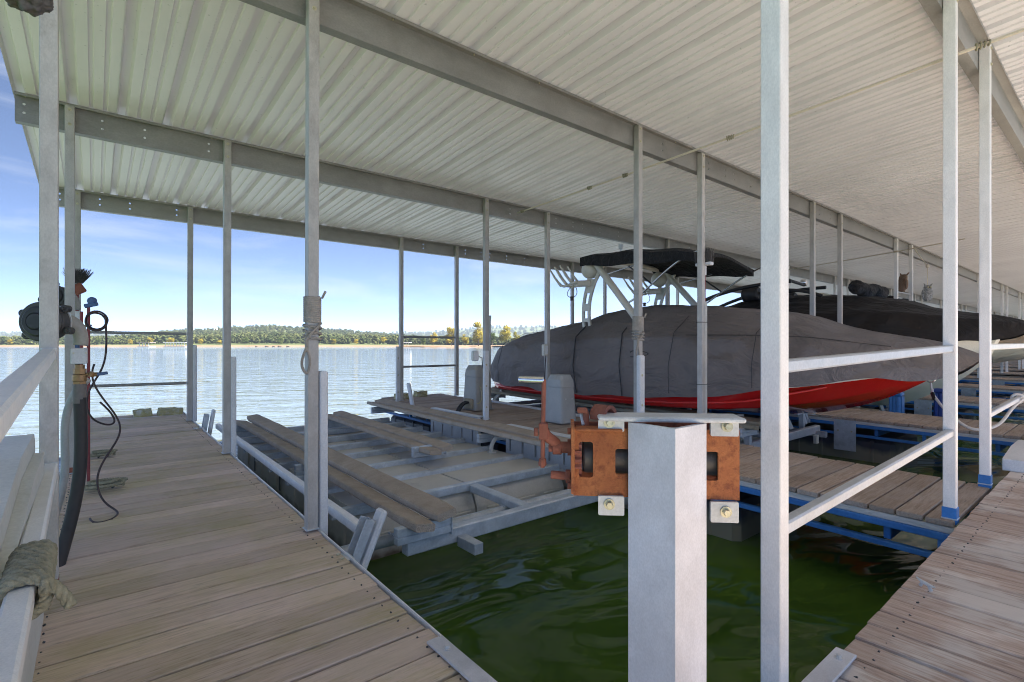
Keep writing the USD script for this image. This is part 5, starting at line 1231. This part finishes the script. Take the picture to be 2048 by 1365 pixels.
part(t, 'pipe', MB().cyl(q, q + [0, 0, 1.32], .027, 16), 'pvc_pipe', 40); part(t, 'cap', MB().cyl(q + [0, 0, 1.32], q + [0, 0, 1.38], .033, 16, ch=.005), 'pvc_pipe', 40)
q = np.array([LX[3] + .062, RY[1], deck(5, 2.9)])
t = thing('brush_holder', 'pale plastic pipe tied beside the thin post, holding the deck brush', 'pipe', q)
part(t, 'pipe', MB().cyl(q, q + [0, 0, 1.42], .029, 18), 'pvc_pipe', 40)
for z in (.55, 1.2): part(t, 'tie', MB().tube([(LX[3] + .1 * math.cos(a) * .97 + .02, RY[1] + .045 * math.sin(a), q[2] + z) for a in np.linspace(0, 2 * math.pi, 24)], .003, 5), 'iron_dark', True)
t = thing('deck_brush', 'long handled deck brush with black bristles stored head up', 'brush', q + [0, 0, 1.3])
part(t, 'handle', MB().cyl(q + [0, 0, 1.30], q + [0, 0, 1.72], .014, 12), 'red_rubber', 40); part(t, 'socket', MB().cyl(q + [0, 0, 1.70], q + [0, 0, 1.80], .022, 12, ch=.004), 'white_plastic', 40)
part(t, 'block', MB().box(q[0] - .035, q[0] + .035, q[1] - .09, q[1] + .09, q[2] + 1.80, q[2] + 1.835, .008), 'white_plastic')
m = MB()
for i in range(160):
    o = q + np.array([rnd.uniform(-.035, .035), rnd.uniform(-.09, .09), 1.833]); m.tube([o, o + [rnd.uniform(-.02, .02), rnd.uniform(-.02, .02), rnd.uniform(.10, .15)]], [.005, .003], 4)
part(t, 'bristles', m, 'bristle', kind='stuff')

# ================================================================== hanging things, ropes, drums
def owl(c, h, mt, ang, label, lean=0.0):
    """an owl decoy: c is its base, h its height"""
    t = thing('owl_decoy', label, 'owl decoy', c)
    c = np.array(c, float); k = h
    d = np.array([math.cos(ang), math.sin(ang), 0]); s = np.array([-d[1], d[0], 0])
    def at(f, r, u): return c + d * f * k + s * r * k + np.array([0, 0, u * k]) + d * lean * u * k
    zs = np.linspace(0, 1, 15); rr = np.interp(zs, [0, .06, .2, .45, .62, .70, .80, .92, 1.0], [.13, .19, .235, .26, .225, .19, .205, .18, .09])
    V, n = [], 20
    for z, r in zip(zs, rr):
        for j in range(n):
            a = 2 * math.pi * j / n; V.append(at(r * .82 * math.cos(a), r * math.sin(a), z * .95))
    Fc = []
    for i in range(len(zs) - 1):
        for j in range(n):
            a, b = i * n + j, i * n + (j + 1) % n; Fc += [(a, b, b + n), (a, b + n, a + n)]
    V += [at(0, 0, 0), at(0, 0, .97)]; N = len(V)
    for j in range(n): Fc += [(N - 2, (j + 1) % n, j), (N - 1, (len(zs) - 1) * n + j, (len(zs) - 1) * n + (j + 1) % n)]
    V = np.array(V); V += (meshkit.noise(V * 38, 4)[:, None] - .5) * .012
    part(t, 'body', (V, np.array(Fc)), mt, 40)
    for q in (-1, 1):
        part(t, 'ear_tuft', MB().tube([at(.02, q * .13, .88), at(.05, q * .20, 1.0), at(.05, q * .24, 1.06)], [.05 * k, .035 * k, .006 * k], 8), mt, True)
        part(t, 'eye', MB().ball(at(.165, q * .075, .82), .042 * k, 2), 'foam_yellow', True)
        m = MB(); 
        m.ball(at(-.02, q * .225, .42), .19 * k, 2, (.8, .45, 1.55)); part(t, 'wing', m, mt, True)
        part(t, 'foot', MB().ball(at(.12, q * .08, .02), .05 * k, 1, (1.2, .8, .6)), mt, True)
    part(t, 'beak', MB().tube([at(.17, 0, .80), at(.225, 0, .75), at(.21, 0, .71)], [.028 * k, .02 * k, .004 * k], 6), 'iron_dark', True)
    return t
owl((12.17, 2.93, 2.10), .36, 'owl_brown', -.35, 'brown owl decoy leaning between two thin posts above the black boat cover', .22)
t = thing('perch_bar', 'thin bar between two posts carrying the brown owl', 'bar', (12.28, 2.93, 2.08))
part(t, 'bar', MB().beam((LX[6] + .031, 2.93, 2.085), (LX[7] - .031, 2.93, 2.085), .03, .018), 'galv_rail')
owl((12.55, 2.60, 1.915), .33, 'owl_grey', -2.35, 'grey and white owl decoy hanging on a cord under the roof')
t = thing('hanging_cord', 'thin cord from which the grey owl hangs', 'cord', (12.55, 2.6, 2.25))
part(t, 'cord', MB().tube([(12.55, 2.60, 2.235), (12.55, 2.60, 2.58), (12.60, 2.62, 2.62), (12.72, 2.86, 3.02)], .008, 7), 'cord_tan', True)
part(t, 'knot', MB().ball((12.55, 2.60, 2.60), .03, 2, (1, 1, 1.3)), 'cord_tan', True)

def cord(p0, p1, r, label, knots, sag=.03):
    p0, p1 = np.array(p0, float), np.array(p1, float)
    t = thing('roof_cord', label, 'cord', p0)
    us = np.linspace(0, 1, 24)
    part(t, 'cord', MB().tube([p0 + (p1 - p0) * u - [0, 0, sag * 4 * u * (1 - u)] for u in us], r, 8), 'cord_tan', True)
    for u in knots:
        c = p0 + (p1 - p0) * u - [0, 0, sag * 4 * u * (1 - u)]
        m = MB()
        for k in range(4): m.tube([c + np.array([.006 * math.sin(a + k), -.03 + k * .018 + .006 * math.cos(a), .016 * math.sin(a)]) + [.014 * math.cos(a), 0, 0] for a in np.linspace(0, 6.3, 12)], .005, 6)
        part(t, 'knot', m, 'rope_old', True)
cord((4.37, 5.24, 2.83), (3.83, -.6, 2.80), .010, 'tan cord with small knots strung under the roof across the near slips', (.02, .24, .33, .53, .80), .02)
cord((12.4, 5.24, 2.80), (11.0, 1.8, 2.80), .010, 'tan cord strung under the roof above the black covered boat', (.1, .7), .02)

t = thing('mooring_rope', 'white mooring rope hooked to the bow of the red boat and tied on the rail', 'rope', (6.2, 1.0, .35))
a = np.linspace(0, 2 * math.pi, 22)
part(t, 'bow_ring', MB().tube([(6.40 + .0 * x, 1.30 + .032 * math.sin(x), .735 + .032 * math.cos(x)) for x in a], .006, 7), 'chrome', True)
part(t, 'snap_hook', MB().tube(smoothpath([(6.40, 1.30, .70), (6.39, 1.295, .67), (6.385, 1.29, .63), (6.37, 1.28, .60), (6.39, 1.285, .64)], 5), .008, 7), 'zinc_plate', True)
part(t, 'sleeve', MB().cyl((6.375, 1.283, .60), (6.33, 1.255, .545), .018, 12), 'black_plastic', 40)
part(t, 'line', MB().tube(smoothpath([(6.375, 1.283, .60), (6.28, 1.20, .50), (6.10, 1.05, .385), (5.97, .90, .335), (6.10, .80, .36), (6.34, .73, .48), (6.47, .66, .585)], 8), .0125, 9), 'rope_white', True)
P = [(6.50 + .018 * math.sin(x * .5) + .004 * x, RY[0] + .040 * math.cos(x), .588 + .036 * math.sin(x)) for x in np.linspace(-2.2, 9.5, 60)]
part(t, 'hitch', MB().tube(P, .012, 8), 'rope_white', True)
part(t, 'tail', MB().tube(smoothpath([(6.47, .655, .58), (6.49, .64, .54), (6.51, .635, .48)], 5), .012, 8), 'rope_white', True)

def drum(x, y, z0, z1, w, label, mt):
    t = thing('blue_stand', label, 'plastic stand', (x, y, z0))
    v = MB().box(x - w * .5, x + w * .5, y - w * .5, y + w * .5, z0, z1 - .06, .02); bo = part(t, 'body', v, mt)
    part(t, 'rim', MB().box(x - w * .56, x + w * .56, y - w * .56, y + w * .56, z1 - .058, z1, .015), mt)
    for k in range(3):
        part(bo, 'rib', MB().box(x - w * .5 - .014, x - w * .5 - .0005, y - w * .36 + k * w * .28, y - w * .36 + k * w * .28 + .03, z0 + .01, z1 - .062, .005), mt)
        part(bo, 'rib', MB().box(x - w * .36 + k * w * .28, x - w * .36 + k * w * .28 + .03, y - w * .5 - .014, y - w * .5 - .0005, z0 + .01, z1 - .062, .005), mt)
drum(9.22, 2.28, -.2, .375, .15, 'small bright blue ribbed plastic stand beyond the second finger dock', 'blue_paint')
drum(9.35, 1.77, -.2, .45, .17, 'taller dark blue plastic stand behind the whitish corner post', 'blue_drum')

t = thing('corner_bumper', 'white plastic corner bumper at the walkway edge, right picture border', 'bumper', (6.0, .6, .07))
pg = sg.Polygon([(5.62, .072), (6.5, .072), (6.5, .215), (6.05, .215), (5.62, .17)]).buffer(-.012).buffer(.012, 3)
sh_ = part(t, 'shell', MB().poly(pg, .15, (0, .54, 0), (1, 0, 0), (0, 0, 1), (0, 1, 0)), 'white_plastic', 30)
part(sh_, 'bolt', MB().hexbolt((6.15, .6, .216), (0, 0, 1), .014, .014), 'zinc_plate'); part(sh_, 'bolt', MB().hexbolt((6.32, .6, .216), (0, 0, 1), .014, .014), 'zinc_plate')

q = pix(50, -14, 1.45)
t = thing('dark_bundle', 'dark fuzzy bundle with coiled wire hanging high in the top left corner', 'bundle', q)
m = trimesh.creation.icosphere(4, .055); m.vertices = m.vertices * [1, 1, .9] * (.72 + .6 * meshkit.fbm(m.vertices * 60, 3, 3)[:, None]) + q
part(t, 'tuft', m, 'bristle', True)
P = [q + np.array([-.075 + .024 * math.cos(x) - .002 * x, -.01 * x * .1, -.008 + .024 * math.sin(x)]) + CS * np.array([0, 0, 0]) for x in np.linspace(0, 26, 120)]
part(t, 'coil', MB().tube(P, .006, 7), 'iron_dark', True)
part(t, 'cord', MB().tube([q + [0, 0, .03], q + [.01, 0, 1.15]], .006, 6), 'wire', True)
